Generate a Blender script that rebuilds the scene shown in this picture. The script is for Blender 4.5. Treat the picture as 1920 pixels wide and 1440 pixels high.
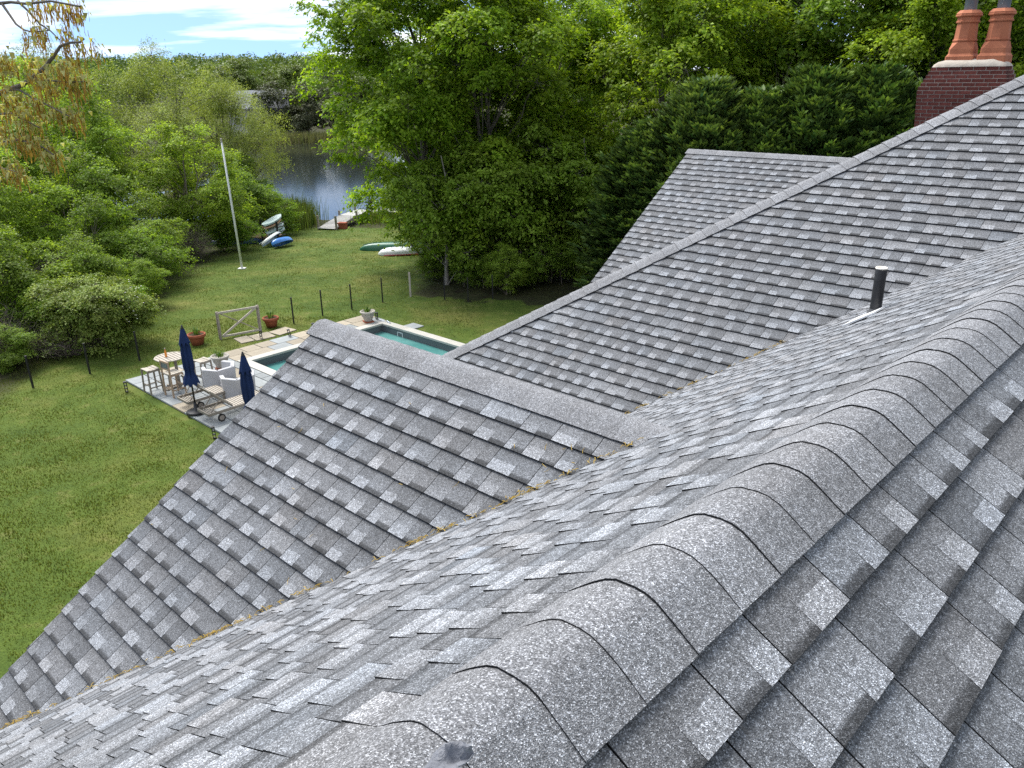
import bpy, bmesh, math, random
import numpy as np
from mathutils import Vector, Matrix
R = math.radians
sc = bpy.context.scene
for o in list(bpy.data.objects): bpy.data.objects.remove(o)
COL = sc.collection

# ------------------------------------------------------------------ camera
CAM_Z = 9.0                      # eye height above the lawn
YAW = R(43.4)                    # house axis lies 43.4 degrees to the right of the view
cam = bpy.data.cameras.new('Camera')
cam.sensor_width = 36.0; cam.lens = 36.0 * 1505 / 1920; cam.clip_start = 0.05; cam.clip_end = 6000
camo = bpy.data.objects.new('Camera', cam); COL.objects.link(camo)
camo.matrix_world = Matrix.Translation((0, 0, CAM_Z)) @ Matrix.Rotation(R(90 - 21.2), 4, 'X') @ Matrix.Rotation(R(-1.0), 4, 'Z')
sc.camera = camo

# ------------------------------------------------------------------ sky, sun, exposure
SUN_EL, SUN_AZ = R(55), R(-40)   # azimuth from the view direction, negative = left
wd = bpy.data.worlds.new('World'); sc.world = wd; wd.use_nodes = True
nt = wd.node_tree; nt.nodes.clear()
def N(nt, t, **kw):
    n = nt.nodes.new(t)
    for k, v in kw.items():
        if k.startswith('i_'):
            n.inputs[k[2:].replace('_', ' ')].default_value = v
        else: setattr(n, k, v)
    return n
out = N(nt, 'ShaderNodeOutputWorld'); bg = N(nt, 'ShaderNodeBackground')
sky = N(nt, 'ShaderNodeTexSky'); sky.sky_type = 'NISHITA'; sky.sun_disc = False
sky.sun_elevation = SUN_EL; sky.sun_rotation = SUN_AZ; sky.altitude = 50; sky.air_density = 1.0; sky.dust_density = 0.0; sky.ozone_density = 1.5
tc = N(nt, 'ShaderNodeTexCoord'); sep = N(nt, 'ShaderNodeSeparateXYZ')
nt.links.new(tc.outputs['Generated'], sep.inputs[0])
lift = N(nt, 'ShaderNodeVectorMath', operation='ADD'); lift.inputs[1].default_value = (0, 0, 0.31); nt.links.new(tc.outputs['Generated'], lift.inputs[0])
lnor = N(nt, 'ShaderNodeVectorMath', operation='NORMALIZE'); nt.links.new(lift.outputs[0], lnor.inputs[0]); nt.links.new(lnor.outputs[0], sky.inputs['Vector'])
mz = N(nt, 'ShaderNodeMath', operation='ADD'); mz.inputs[1].default_value = 0.10; nt.links.new(sep.outputs['Z'], mz.inputs[0])
mzz = N(nt, 'ShaderNodeMath', operation='MAXIMUM'); mzz.inputs[1].default_value = 0.02; nt.links.new(mz.outputs[0], mzz.inputs[0])
dx = N(nt, 'ShaderNodeMath', operation='DIVIDE'); dy = N(nt, 'ShaderNodeMath', operation='DIVIDE')
nt.links.new(sep.outputs['X'], dx.inputs[0]); nt.links.new(mzz.outputs[0], dx.inputs[1])
nt.links.new(sep.outputs['Y'], dy.inputs[0]); nt.links.new(mzz.outputs[0], dy.inputs[1])
cmb = N(nt, 'ShaderNodeCombineXYZ'); nt.links.new(dx.outputs[0], cmb.inputs[0]); nt.links.new(dy.outputs[0], cmb.inputs[1])
mp = N(nt, 'ShaderNodeMapping'); mp.inputs['Scale'].default_value = (0.62, 0.95, 1); mp.inputs['Location'].default_value = (3.1, 0.35, 0)
nt.links.new(cmb.outputs[0], mp.inputs[0])
cn = N(nt, 'ShaderNodeTexNoise'); cn.inputs['Scale'].default_value = 1.0; cn.inputs['Detail'].default_value = 7; cn.inputs['Roughness'].default_value = 0.52
nt.links.new(mp.outputs[0], cn.inputs['Vector'])
cr = N(nt, 'ShaderNodeValToRGB'); cr.color_ramp.elements[0].position = 0.44; cr.color_ramp.elements[1].position = 0.61
nt.links.new(cn.outputs['Fac'], cr.inputs[0])
cs = N(nt, 'ShaderNodeValToRGB')                       # cloud tone: thin bright rims, greyer thick middles
cs.color_ramp.elements[0].position = 0.45; cs.color_ramp.elements[0].color = (7.6, 7.75, 7.9, 1)
cs.color_ramp.elements[1].position = 0.8; cs.color_ramp.elements[1].color = (5.6, 5.8, 6.1, 1)
nt.links.new(cn.outputs['Fac'], cs.inputs[0])
mx = N(nt, 'ShaderNodeMixRGB'); nt.links.new(cr.outputs[0], mx.inputs[0]); nt.links.new(sky.outputs[0], mx.inputs[1]); nt.links.new(cs.outputs[0], mx.inputs[2])
nt.links.new(mx.outputs[0], bg.inputs[0]); bg.inputs[1].default_value = 0.135
nt.links.new(bg.outputs[0], out.inputs[0])
sl = bpy.data.lights.new('Sun', 'SUN'); sl.energy = 4.0; sl.angle = R(32); sl.color = (1.0, 0.96, 0.90)
so = bpy.data.objects.new('Sun', sl); COL.objects.link(so)
sd = Vector((math.sin(SUN_AZ) * math.cos(SUN_EL), math.cos(SUN_AZ) * math.cos(SUN_EL), math.sin(SUN_EL)))
so.rotation_euler = sd.to_track_quat('Z', 'Y').to_euler(); so.location = (0, 0, 40)
sc.view_settings.view_transform = 'Standard'; sc.view_settings.look = 'None'
sc.view_settings.exposure = 0.74; sc.view_settings.gamma = 1.0
sc.cycles.max_bounces = 8; sc.cycles.diffuse_bounces = 5; sc.cycles.glossy_bounces = 3
sc.cycles.transmission_bounces = 4; sc.cycles.transparent_max_bounces = 6
sc.cycles.use_adaptive_sampling = True; sc.cycles.adaptive_threshold = 0.008
try:
    sc.cycles.use_denoising = False
except Exception: pass

# ------------------------------------------------------------------ helpers
def tag(o, label=None, cat=None, group=None, kind=None):
    if label: o['label'] = label
    if cat: o['category'] = cat
    if group: o['group'] = group
    if kind: o['kind'] = kind
    return o
def link(name, data, parent=None, loc=None, rz=None):
    o = bpy.data.objects.new(name, data); COL.objects.link(o)
    if parent is not None: o.parent = parent
    if loc is not None: o.location = loc
    if rz is not None: o.rotation_euler = (0, 0, rz)
    return o
def empty(name, loc=(0, 0, 0), rz=0.0, parent=None): return link(name, None, parent, loc, rz)
class MB:
    """collects shapes, becomes ONE mesh object"""
    def __init__(s): s.v = []; s.f = []; s.c = []
    def add(s, vs, fs, col=None):
        b = len(s.v); s.v += [tuple(p) for p in vs]; s.f += [tuple(i + b for i in q) for q in fs]
        s.c += [col or (1, 1, 1)] * len(vs); return s
    def box(s, c, d, rot=None, col=None, taper=1.0):
        x, y, z = [q / 2 for q in d]
        vs = [Vector((sx * x * (taper if sz > 0 else 1), sy * y * (taper if sz > 0 else 1), sz * z)) for sz in (-1, 1) for sy in (-1, 1) for sx in (-1, 1)]
        if rot is not None: vs = [rot @ p for p in vs]
        c = Vector(c); vs = [p + c for p in vs]
        return s.add(vs, [(0, 2, 3, 1), (4, 5, 7, 6), (0, 1, 5, 4), (2, 6, 7, 3), (0, 4, 6, 2), (1, 3, 7, 5)], col)
    def bar(s, a, b, w, h=None, col=None, up=(0, 0, 1)):
        a = Vector(a); b = Vector(b); h = h or w; d = b - a; L = d.length; d = d / L
        upv = Vector(up)
        if abs(d.dot(upv)) > 0.97: upv = Vector((1, 0, 0))
        x = d.cross(upv).normalized(); y = x.cross(d).normalized()
        m = Matrix((x, d, y)).transposed()
        return s.box((a + b) / 2, (w, L, h), m, col)
    def tube(s, pts, rad, n=8, cap=True, col=None):
        pts = [Vector(p) for p in pts]
        if not hasattr(rad, '__len__'): rad = [rad] * len(pts)
        vs = []; fs = []; ref = None
        for i, p in enumerate(pts):
            t = (pts[min(i + 1, len(pts) - 1)] - pts[max(i - 1, 0)]).normalized()
            if ref is None:
                ref = Vector((1, 0, 0)) if abs(t.x) < 0.8 else Vector((0, 1, 0))
            x = (ref - t * ref.dot(t)).normalized(); y = t.cross(x); ref = x
            for k in range(n):
                a = 2 * math.pi * k / n; vs.append(p + (x * math.cos(a) + y * math.sin(a)) * rad[i])
        for i in range(len(pts) - 1):
            for k in range(n):
                k2 = (k + 1) % n; fs.append((i * n + k, i * n + k2, (i + 1) * n + k2, (i + 1) * n + k))
        if cap: fs.append(tuple(range(n - 1, -1, -1))); fs.append(tuple((len(pts) - 1) * n + k for k in range(n)))
        return s.add(vs, fs, col)
    def lathe(s, prof, n=20, c=(0, 0, 0), col=None, sq=None):
        vs = []; fs = []
        for r, z in prof:
            for k in range(n):
                a = 2 * math.pi * k / n; vs.append((c[0] + r * math.cos(a), c[1] + r * math.sin(a), c[2] + z))
        for i in range(len(prof) - 1):
            for k in range(n):
                k2 = (k + 1) % n; fs.append((i * n + k, i * n + k2, (i + 1) * n + k2, (i + 1) * n + k))
        return s.add(vs, fs, col)
    def mesh(s, name, mat, smooth=False):
        me = bpy.data.meshes.new(name); me.from_pydata(s.v, [], s.f); me.materials.append(mat)
        if any(c != (1, 1, 1) for c in s.c):
            at = me.attributes.new('Col', 'FLOAT_COLOR', 'POINT')
            at.data.foreach_set('color', np.array([(*c, 1.0) for c in s.c], np.float32).ravel())
        if smooth: me.polygons.foreach_set('use_smooth', [True] * len(me.polygons))
        me.update(); return me
    def build(s, name, mat, parent=None, smooth=False, loc=None, rz=None, bevel=0):
        o = link(name, s.mesh(name, mat, smooth), parent, loc, rz)
        if bevel:
            b = o.modifiers.new('Bevel', 'BEVEL'); b.width = bevel; b.segments = 2; b.limit_method = 'ANGLE'
        return o
def copy_tree(o, parent=None):
    c = o.copy(); COL.objects.link(c); c.parent = parent
    for ch in [q for q in bpy.data.objects if q.parent == o]: copy_tree(ch, c)
    return c
def np_mesh(name, verts, faces, cols, mat, smooth=False):
    """fast mesh from numpy arrays; faces (n,k)"""
    me = bpy.data.meshes.new(name); nv = len(verts); nf, k = faces.shape
    me.vertices.add(nv); me.vertices.foreach_set('co', np.asarray(verts, np.float32).ravel())
    me.loops.add(nf * k); me.loops.foreach_set('vertex_index', faces.astype(np.int32).ravel())
    me.polygons.add(nf); me.polygons.foreach_set('loop_start', np.arange(0, nf * k, k, dtype=np.int32))
    me.polygons.foreach_set('loop_total', np.full(nf, k, np.int32))
    if smooth: me.polygons.foreach_set('use_smooth', np.ones(nf, bool))
    if cols is not None:
        at = me.attributes.new('Col', 'FLOAT_COLOR', 'POINT')
        c4 = np.ones((nv, 4), np.float32); c4[:, :3] = cols; at.data.foreach_set('color', c4.ravel())
    me.materials.append(mat); me.update(calc_edges=True); return me

# ------------------------------------------------------------------ materials
def new_mat(name):
    m = bpy.data.materials.new(name); m.use_nodes = True; nt = m.node_tree
    b = nt.nodes['Principled BSDF']; return m, nt, b
def ramp(nt, fac, stops):
    r = N(nt, 'ShaderNodeValToRGB'); e = r.color_ramp.elements
    while len(e) < len(stops): e.new(0.5)
    for q, (p, c) in zip(e, stops): q.position = p; q.color = (*c, 1)
    nt.links.new(fac, r.inputs[0]); return r.outputs[0]
def noise(nt, scale, detail=4, rough=0.55, vec=None, out='Fac'):
    n = N(nt, 'ShaderNodeTexNoise'); n.inputs['Scale'].default_value = scale; n.inputs['Detail'].default_value = detail; n.inputs['Roughness'].default_value = rough
    if vec is not None: nt.links.new(vec, n.inputs['Vector'])
    return n.outputs[out]
def mix(nt, fac, a, b, mode='MIX'):
    m = N(nt, 'ShaderNodeMixRGB', blend_type=mode)
    for s, v in ((0, fac), (1, a), (2, b)):
        if hasattr(v, 'is_linked'): nt.links.new(v, m.inputs[s])
        elif s == 0: m.inputs[0].default_value = v
        else: m.inputs[s].default_value = (*v, 1)
    return m.outputs[0]
def bump(nt, b, h, strength=0.3, dist=0.01):
    n = N(nt, 'ShaderNodeBump'); n.inputs['Strength'].default_value = strength; n.inputs['Distance'].default_value = dist
    nt.links.new(h, n.inputs['Height']); nt.links.new(n.outputs[0], b.inputs['Normal'])
def plain(name, a, bcol=None, scale=6, rough=0.6, spec=0.4, metal=0.0, bstr=0.15, bscale=40, objrand=0.0, attr=False, pos=False):
    """a surface with two-tone mottling and fine relief"""
    m, nt, b = new_mat(name); bcol = bcol or tuple(c * 0.75 for c in a)
    tcn = N(nt, 'ShaderNodeTexCoord'); vec = tcn.outputs['Object']
    if pos: vec = N(nt, 'ShaderNodeNewGeometry').outputs['Position']
    c = ramp(nt, noise(nt, scale, 6, 0.6, vec), [(0.3, bcol), (0.68, a)])
    if attr:
        at = N(nt, 'ShaderNodeAttribute', attribute_name='Col'); c = mix(nt, 1.0, c, at.outputs['Color'], 'MULTIPLY')
    if objrand:
        oi = N(nt, 'ShaderNodeObjectInfo'); r = ramp(nt, oi.outputs['Random'], [(0, (1 - objrand,) * 3), (1, (1 + objrand,) * 3)])
        c = mix(nt, 1.0, c, r, 'MULTIPLY')
    nt.links.new(c, b.inputs['Base Color'])
    b.inputs['Roughness'].default_value = rough; b.inputs['Specular IOR Level'].default_value = spec; b.inputs['Metallic'].default_value = metal
    if bstr: bump(nt, b, noise(nt, bscale, 4, 0.6, vec), bstr, 0.01)
    return m
def mat_shingle():
    m, nt, b = new_mat('asphalt_shingle')
    g = N(nt, 'ShaderNodeNewGeometry'); pos = g.outputs['Position']
    at = N(nt, 'ShaderNodeAttribute', attribute_name='Col')
    v = N(nt, 'ShaderNodeTexVoronoi'); v.inputs['Scale'].default_value = 450; nt.links.new(pos, v.inputs['Vector'])
    sp = N(nt, 'ShaderNodeSeparateColor'); nt.links.new(v.outputs['Color'], sp.inputs[0])
    gran = ramp(nt, sp.outputs[0], [(0.0, (.36, .36, .37)), (0.35, (.70, .70, .71)), (0.62, (1.0, 1.0, 1.0)), (0.86, (1.5, 1.5, 1.52)), (0.98, (2.8, 2.84, 2.88))])
    gran.node.color_ramp.interpolation = 'LINEAR'
    # coarser mottling of the granule blend that survives at a distance
    v2 = N(nt, 'ShaderNodeTexVoronoi'); v2.inputs['Scale'].default_value = 95; nt.links.new(pos, v2.inputs['Vector'])
    sp2 = N(nt, 'ShaderNodeSeparateColor'); nt.links.new(v2.outputs['Color'], sp2.inputs[0])
    g2 = ramp(nt, sp2.outputs[1], [(0.0, (.82, .82, .82)), (0.5, (.99, .99, .99)), (1.0, (1.20, 1.20, 1.21))])
    c = mix(nt, 1.0, at.outputs['Color'], gran, 'MULTIPLY'); c = mix(nt, 1.0, c, g2, 'MULTIPLY')
    big = ramp(nt, noise(nt, 3.0, 3, 0.6, pos), [(0.3, (.88, .87, .86)), (0.7, (1.08, 1.09, 1.10))])
    c = mix(nt, 1.0, c, big, 'MULTIPLY')
    oi = N(nt, 'ShaderNodeObjectInfo'); rr = ramp(nt, oi.outputs['Random'], [(0, (.93, .93, .93)), (1, (1.07, 1.07, 1.07))])
    c = mix(nt, 1.0, c, rr, 'MULTIPLY')
    nt.links.new(c, b.inputs['Base Color']); b.inputs['Roughness'].default_value = 0.85; b.inputs['Specular IOR Level'].default_value = 0.35
    bump(nt, b, v.outputs['Distance'], 0.55, 0.004)
    return m
def mat_leaf(name, c1, c2, trans=0.35, rough=0.5):
    m, nt, b = new_mat(name)
    at = N(nt, 'ShaderNodeAttribute', attribute_name='Col'); sp = N(nt, 'ShaderNodeSeparateColor'); nt.links.new(at.outputs['Color'], sp.inputs[0])
    c = mix(nt, sp.outputs[1], c1, c2)
    br = N(nt, 'ShaderNodeCombineColor')
    for k in range(3): nt.links.new(sp.outputs[0], br.inputs[k])
    c = mix(nt, 1.0, c, br.outputs[0], 'MULTIPLY')
    oi = N(nt, 'ShaderNodeObjectInfo'); rr = ramp(nt, oi.outputs['Random'], [(0, (.88, .92, .85)), (1, (1.12, 1.06, 1.1))])
    c = mix(nt, 1.0, c, rr, 'MULTIPLY')
    nt.links.new(c, b.inputs['Base Color']); b.inputs['Roughness'].default_value = rough; b.inputs['Specular IOR Level'].default_value = 0.18
    tr = N(nt, 'ShaderNodeBsdfTranslucent'); c2n = mix(nt, 1.0, c, (1.25, 1.25, 0.5), 'MULTIPLY'); nt.links.new(c2n, tr.inputs[0])
    ms = N(nt, 'ShaderNodeMixShader'); ms.inputs[0].default_value = trans
    nt.links.new(b.outputs[0], ms.inputs[1]); nt.links.new(tr.outputs[0], ms.inputs[2])
    nt.links.new(ms.outputs[0], nt.nodes['Material Output'].inputs[0])
    return m
def mat_bark(name, a, bc):
    m, nt, b = new_mat(name); tcn = N(nt, 'ShaderNodeTexCoord'); mpn = N(nt, 'ShaderNodeMapping'); mpn.inputs['Scale'].default_value = (9, 9, 1.6)
    nt.links.new(tcn.outputs['Object'], mpn.inputs[0]); n = noise(nt, 2.0, 6, 0.65, mpn.outputs[0])
    nt.links.new(ramp(nt, n, [(0.3, bc), (0.7, a)]), b.inputs['Base Color']); b.inputs['Roughness'].default_value = 0.9; bump(nt, b, n, 0.8, 0.03); return m
M = {}
M['shingle'] = mat_shingle()
M['brick'] = plain('brick', (.170, .052, .040), (.090, .028, .024), 9, .85, .2, bstr=.4, bscale=60, objrand=.22)
M['mortar'] = plain('mortar', (.36, .30, .26), (.24, .20, .17), 14, .9, .1, bstr=.4, bscale=80)
M['cement'] = plain('chimney_cement', (.56, .51, .43), (.38, .33, .27), 5, .9, .1, bstr=.5, bscale=30)
M['terra'] = plain('terracotta', (.50, .185, .095), (.37, .125, .065), 5, .8, .25, bstr=.2, bscale=50)
M['flue'] = plain('flue_metal', (.28, .32, .35), (.20, .23, .26), 4, .5, .5, .6)
M['pipe'] = plain('black_pipe', (.018, .018, .020), (.010, .010, .011), 12, .5, .5, bstr=.5, bscale=25)
M['rubber'] = plain('grey_rubber', (.09, .09, .095), (.06, .06, .06), 20, .6, .4)
M['pvc'] = plain('pipe_mouth', (.78, .74, .66), (.62, .58, .50), 10, .6, .4)
M['whitepl'] = plain('white_metal', (.80, .80, .79), (.68, .68, .67), 8, .45, .4)
M['wall'] = plain('wall_shingles', (.34, .31, .28), (.24, .22, .20), 8, .85, .2, bstr=.4, bscale=20)
M['trim'] = plain('trim_paint', (.76, .76, .74), (.66, .66, .64), 4, .5, .4)
M['catkin'] = plain('fallen_catkins', (.56, .41, .10), (.38, .24, .05), 30, .9, .1)
M['sealant'] = plain('dead_leaf', (.20, .21, .235), (.10, .105, .12), 30, .7, .3, bstr=.8, bscale=70)

# ================================================================== HOUSE (local axes: +y along the near ridge, +x to its right)
house = empty('house', (0, 0, 0), -YAW)
tag(house, 'grey house with steep asphalt shingle roofs, brick chimney and three gabled wings', 'house')
TH = math.atan(2 / 3); CT, ST = math.cos(TH), math.sin(TH)
EYE = np.array([0, 0, CAM_Z])
_yaw = YAW
def to_cam(P):
    """house-local point -> position in the photograph (1920 wide), depth"""
    P = np.asarray(P, float); c, s = math.cos(_yaw), math.sin(_yaw)
    X = P[..., 0] * c + P[..., 1] * s; Y = -P[..., 0] * s + P[..., 1] * c; Zz = P[..., 2] - CAM_Z
    p = R(21.2); d = Y * math.cos(p) - Zz * math.sin(p); u = Y * math.sin(p) + Zz * math.cos(p)
    return 960 + 1505 * X / d, 720 - 1505 * u / d, d
def clip_poly(pts, poly):
    """Sutherland-Hodgman; pts: list of (u,v,h,r,g,b); poly: convex list of (u,v)"""
    A = sum(poly[i][0] * poly[(i + 1) % len(poly)][1] - poly[(i + 1) % len(poly)][0] * poly[i][1] for i in range(len(poly)))
    sg = 1 if A > 0 else -1
    for i in range(len(poly)):
        (ax, ay), (bx, by) = poly[i], poly[(i + 1) % len(poly)]
        def side(p): return sg * ((bx - ax) * (p[1] - ay) - (by - ay) * (p[0] - ax))
        o = []
        for j in range(len(pts)):
            p, q = pts[j], pts[(j + 1) % len(pts)]; sp, sq = side(p), side(q)
            if sp >= 0: o.append(p)
            if (sp >= 0) != (sq >= 0):
                t = sp / (sp - sq); o.append(tuple(p[k] + t * (q[k] - p[k]) for k in range(len(p))))
        pts = o
        if len(pts) < 3: return []
    return pts
PIECES = []          # every shingle of the house: (size in the photo, slope object, faces)
DARK = (.012, .012, .013)
def slope(seed, O, ud, vd, polys, v_first, expo, urange, vmax, mirror=False, fine=True, band=1.0, tooth=.0012):
    """one roof plane: a deck part plus its courses of laminated shingles"""
    rng = np.random.RandomState(seed)
    O = np.array(O, float); ud = np.array(ud, float); vd = np.array(vd, float); n = np.cross(ud, vd); n = n if n[2] > 0 else -n
    P = lambda u, v, h: O + ud * u + vd * v + n * h
    mb = MB()
    for poly in polys:
        poly = [(q[0], q[1]) for q in clip_poly([(u_, v_, 0) for u_, v_ in poly], [(-99, .10), (99, .10), (99, 99), (-99, 99)])]
        k = len(poly); A = sum(poly[i][0] * poly[(i + 1) % k][1] - poly[(i + 1) % k][0] * poly[i][1] for i in range(k))
        top = [P(u, v, -.004) for u, v in poly]; bot = [P(u, v, -.05) for u, v in poly]
        mb.add(top + bot, [tuple(range(k)), tuple(range(2 * k - 1, k - 1, -1))] + [(i, k + i, k + (i + 1) % k, (i + 1) % k) for i in range(k)], (.03, .03, .032))
    deck = mb.build('roof_slope', M['shingle'], house)
    if not fine: return deck
    nb = int((vmax - v_first) / expo) + 2
    for i in range(nb):
        vb = v_first + i * expo; vt = vb - expo
        wob = rng.uniform(-.003, .003)
        u = urange[0] - rng.uniform(0, .3)
        while u < urange[1]:
            w = rng.choice([.14, .19, .215, .24, .27, .32], p=[.05, .2, .27, .26, .15, .07]) * rng.uniform(.95, 1.05)
            fr = rng.uniform(.38, .56); kind = rng.rand()
            hue = rng.normal(0, .006)
            tl = rng.uniform(.225, .275); tm = rng.uniform(.138, .175); tm2 = rng.uniform(.132, .168)
            if kind < .10: tm = rng.uniform(.185, .215); tm2 = tm          # a pale full-height tab
            if kind > .80: tl = rng.uniform(.185, .21)                     # a dull one
            tb = .0125
            gap = .0022; a, b = u + gap, u + w - gap; m = a + (b - a) * (1 - fr if mirror else fr)
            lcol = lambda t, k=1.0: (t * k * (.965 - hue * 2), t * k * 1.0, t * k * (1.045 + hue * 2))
            cols = [(a, m, not mirror), (m, b, mirror)]
            vv0 = vt - .012; vb2 = vb + wob + rng.uniform(-.0015, .0015)
            faces = []
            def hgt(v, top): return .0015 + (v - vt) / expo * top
            for (x0, x1, light) in cols:
                if x1 - x0 < .004: continue
                tp = tb + (tooth if light else 0)
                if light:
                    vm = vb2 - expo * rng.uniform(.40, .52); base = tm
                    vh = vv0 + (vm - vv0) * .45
                    rows = [(vv0, vh, lcol(base, .42), lcol(base, .88)), (vh, vm, lcol(base, .88), lcol(base, 1.04)), (vm, vb2, lcol(tl, .97), lcol(tl, 1.05))]  # top rows, both halves: printed dark band plus painted-in shade below the upper butt
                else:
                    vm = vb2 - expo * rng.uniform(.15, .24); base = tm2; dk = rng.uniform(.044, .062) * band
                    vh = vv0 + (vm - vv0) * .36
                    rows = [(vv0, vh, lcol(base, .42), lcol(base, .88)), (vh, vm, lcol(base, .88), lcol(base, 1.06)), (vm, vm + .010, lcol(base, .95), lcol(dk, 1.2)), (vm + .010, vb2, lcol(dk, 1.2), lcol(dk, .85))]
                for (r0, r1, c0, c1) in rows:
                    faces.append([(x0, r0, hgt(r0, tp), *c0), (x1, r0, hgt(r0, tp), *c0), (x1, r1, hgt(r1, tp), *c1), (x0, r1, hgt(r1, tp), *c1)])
                h1 = hgt(vb2, tp)
                faces.append([(x0, vb2, h1, *DARK), (x1, vb2, h1, *DARK), (x1, vb2 - .0005, -.003, *DARK), (x0, vb2 - .0005, -.003, *DARK)])
            if tooth > .002: faces.append([(m, vv0, hgt(vv0, tb + tooth), *DARK), (m, vb2, hgt(vb2, tb + tooth), *DARK), (m, vb2, -.003, *DARK), (m, vv0, -.003, *DARK)])
            # side edges of the piece
            for xs in (a, b):
                tp = tb + tooth * .5
                faces.append([(xs, vv0, hgt(vv0, tp), *DARK), (xs, vb2, hgt(vb2, tp), *DARK), (xs, vb2, -.003, *DARK), (xs, vv0, -.003, *DARK)])
            res = []
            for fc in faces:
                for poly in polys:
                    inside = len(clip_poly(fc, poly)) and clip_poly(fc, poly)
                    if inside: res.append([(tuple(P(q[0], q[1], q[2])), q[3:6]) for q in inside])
            if res:
                c = P((a + b) / 2, (vt + vb) / 2, 0); px, py, d = to_cam(c); view = EYE - c; dist = np.linalg.norm(view)
                area = w * expo * abs(view @ n) / dist ** 3
                vis = d > .2 and -60 < px < 1980 and -40 < py < 1500 and view @ n > 0
                PIECES.append((area if vis else 0.0, deck, res))
            u += w
    return deck
def piece_mesh(name, reslist, origin):
    vs, fs, cs = [], [], []
    for res in reslist:
        for fc in res:
            b = len(vs); vs += [tuple(np.array(q[0]) - origin) for q in fc]; cs += [q[1] for q in fc]; fs.append(tuple(range(b, b + len(fc))))
    me = bpy.data.meshes.new(name); me.from_pydata(vs, [], fs); me.materials.append(M['shingle'])
    at = me.attributes.new('Col', 'FLOAT_COLOR', 'POINT'); c4 = np.ones((len(vs), 4), np.float32); c4[:, :3] = np.array(cs); at.data.foreach_set('color', c4.ravel())
    return me
AX, AZ = -.692, 8.134            # near ridge
BY, BZ = 3.256, 7.291            # wing with the gable towards the pool
CY, CZ = 12.70, 10.03            # main roof
DY, DZ = 13.639, 7.624           # far wing
vA = lambda x: (AX - x) / CT
# near roof, slope to the left (faces -x)
slope(1, (AX, 0, AZ), (0, -1, 0), (-CT, 0, -ST),
      [[(1.5, 0), (1.5, 1.454), (-(9.865 - CT * 1.454), 1.454), (-9.865, 0)],
       [(1.5, 1.454), (1.5, 5.25), (-.22, 5.25), (-3.256, 1.519), (-3.256, 1.454)],
       [(-3.256, 1.454), (-3.256, 1.519), (-5.93, 4.733), (-8.655, 1.454)]],
      .29, .1455, (-9.9, 1.5), 5.25, band=1.5, tooth=.0045)
# near roof, slope to the right (faces +x)
slope(2, (AX, 0, AZ), (0, 1, 0), (CT, 0, -ST), [[(-1.2, 0), (-1.2, 3.2), (6.0, 3.2), (6.0, 0)]], .29, .1455, (-1.2, 6.0), 3.2, mirror=True)
# pool wing, near slope and far slope
slope(3, (0, BY, BZ), (1, 0, 0), (0, -CT, -ST), [[(-5.01, 0), (-1.954, 0), (-5.01, 3.673)]], .29, .143, (-5.01, -1.9), 3.7)
slope(4, (0, BY, BZ), (-1, 0, 0), (0, CT, -ST), [[(5.01, 0), (1.954, 0), (4.62, 3.20), (5.01, 3.20)]], .29, .143, (1.9, 5.01), 3.2)
# main roof, near slope
slope(5, (0, CY, CZ), (1, 0, 0), (0, -CT, -ST),
      [[(-.64, 0), (4, 0), (4, (CY - 9.865) / CT), (-3.475, (CY - 9.865) / CT)],
       [(-3.475, (CY - 9.865) / CT), (AX, (CY - 9.865) / CT), (-4.617, (CY - 5.94) / CT), (-7.40, (CY - 5.94) / CT)]],
      .29, .143, (-7.5, 4.0), (CY - 5.94) / CT)
# far wing, near slope
slope(6, (0, DY, DZ), (1, 0, 0), (0, -CT, -ST), [[(-8.193, 0), (-4.241, 0), (-7.87, 4.36), (-8.193, 4.36)]], .29, .143, (-8.193, -4.2), 4.36)
# slopes that fall away on the far sides
slope(7, (0, DY, DZ), (-1, 0, 0), (0, CT, -ST), [[(8.193, 0), (4.241, 0), (7.87, 4.36), (8.193, 4.36)]], .29, .143, (4.2, 8.2), 4.3, fine=False)
slope(8, (-.64, 0, CZ), (0, -1, 0), (-CT, 0, -ST), [[(-CY, 0), (-5.94, 8.12), (-19.5, 8.12), (-19.5, 0)]], .29, .143, (-13, -6), 8, fine=False)
slope(9, (0, CY, CZ), (-1, 0, 0), (0, CT, -ST), [[(.64, 0), (-4, 0), (-4, 6), (.64, 6)]], .29, .143, (-4, .64), 6, fine=False)
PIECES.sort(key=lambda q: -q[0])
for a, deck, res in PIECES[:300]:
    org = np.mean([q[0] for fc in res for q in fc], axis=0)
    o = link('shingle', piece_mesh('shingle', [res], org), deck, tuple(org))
rest = link('shingle_field', piece_mesh('shingle_field', [q[2] for q in PIECES[300:]], np.zeros(3)), house); tag(rest, kind='stuff')

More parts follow.
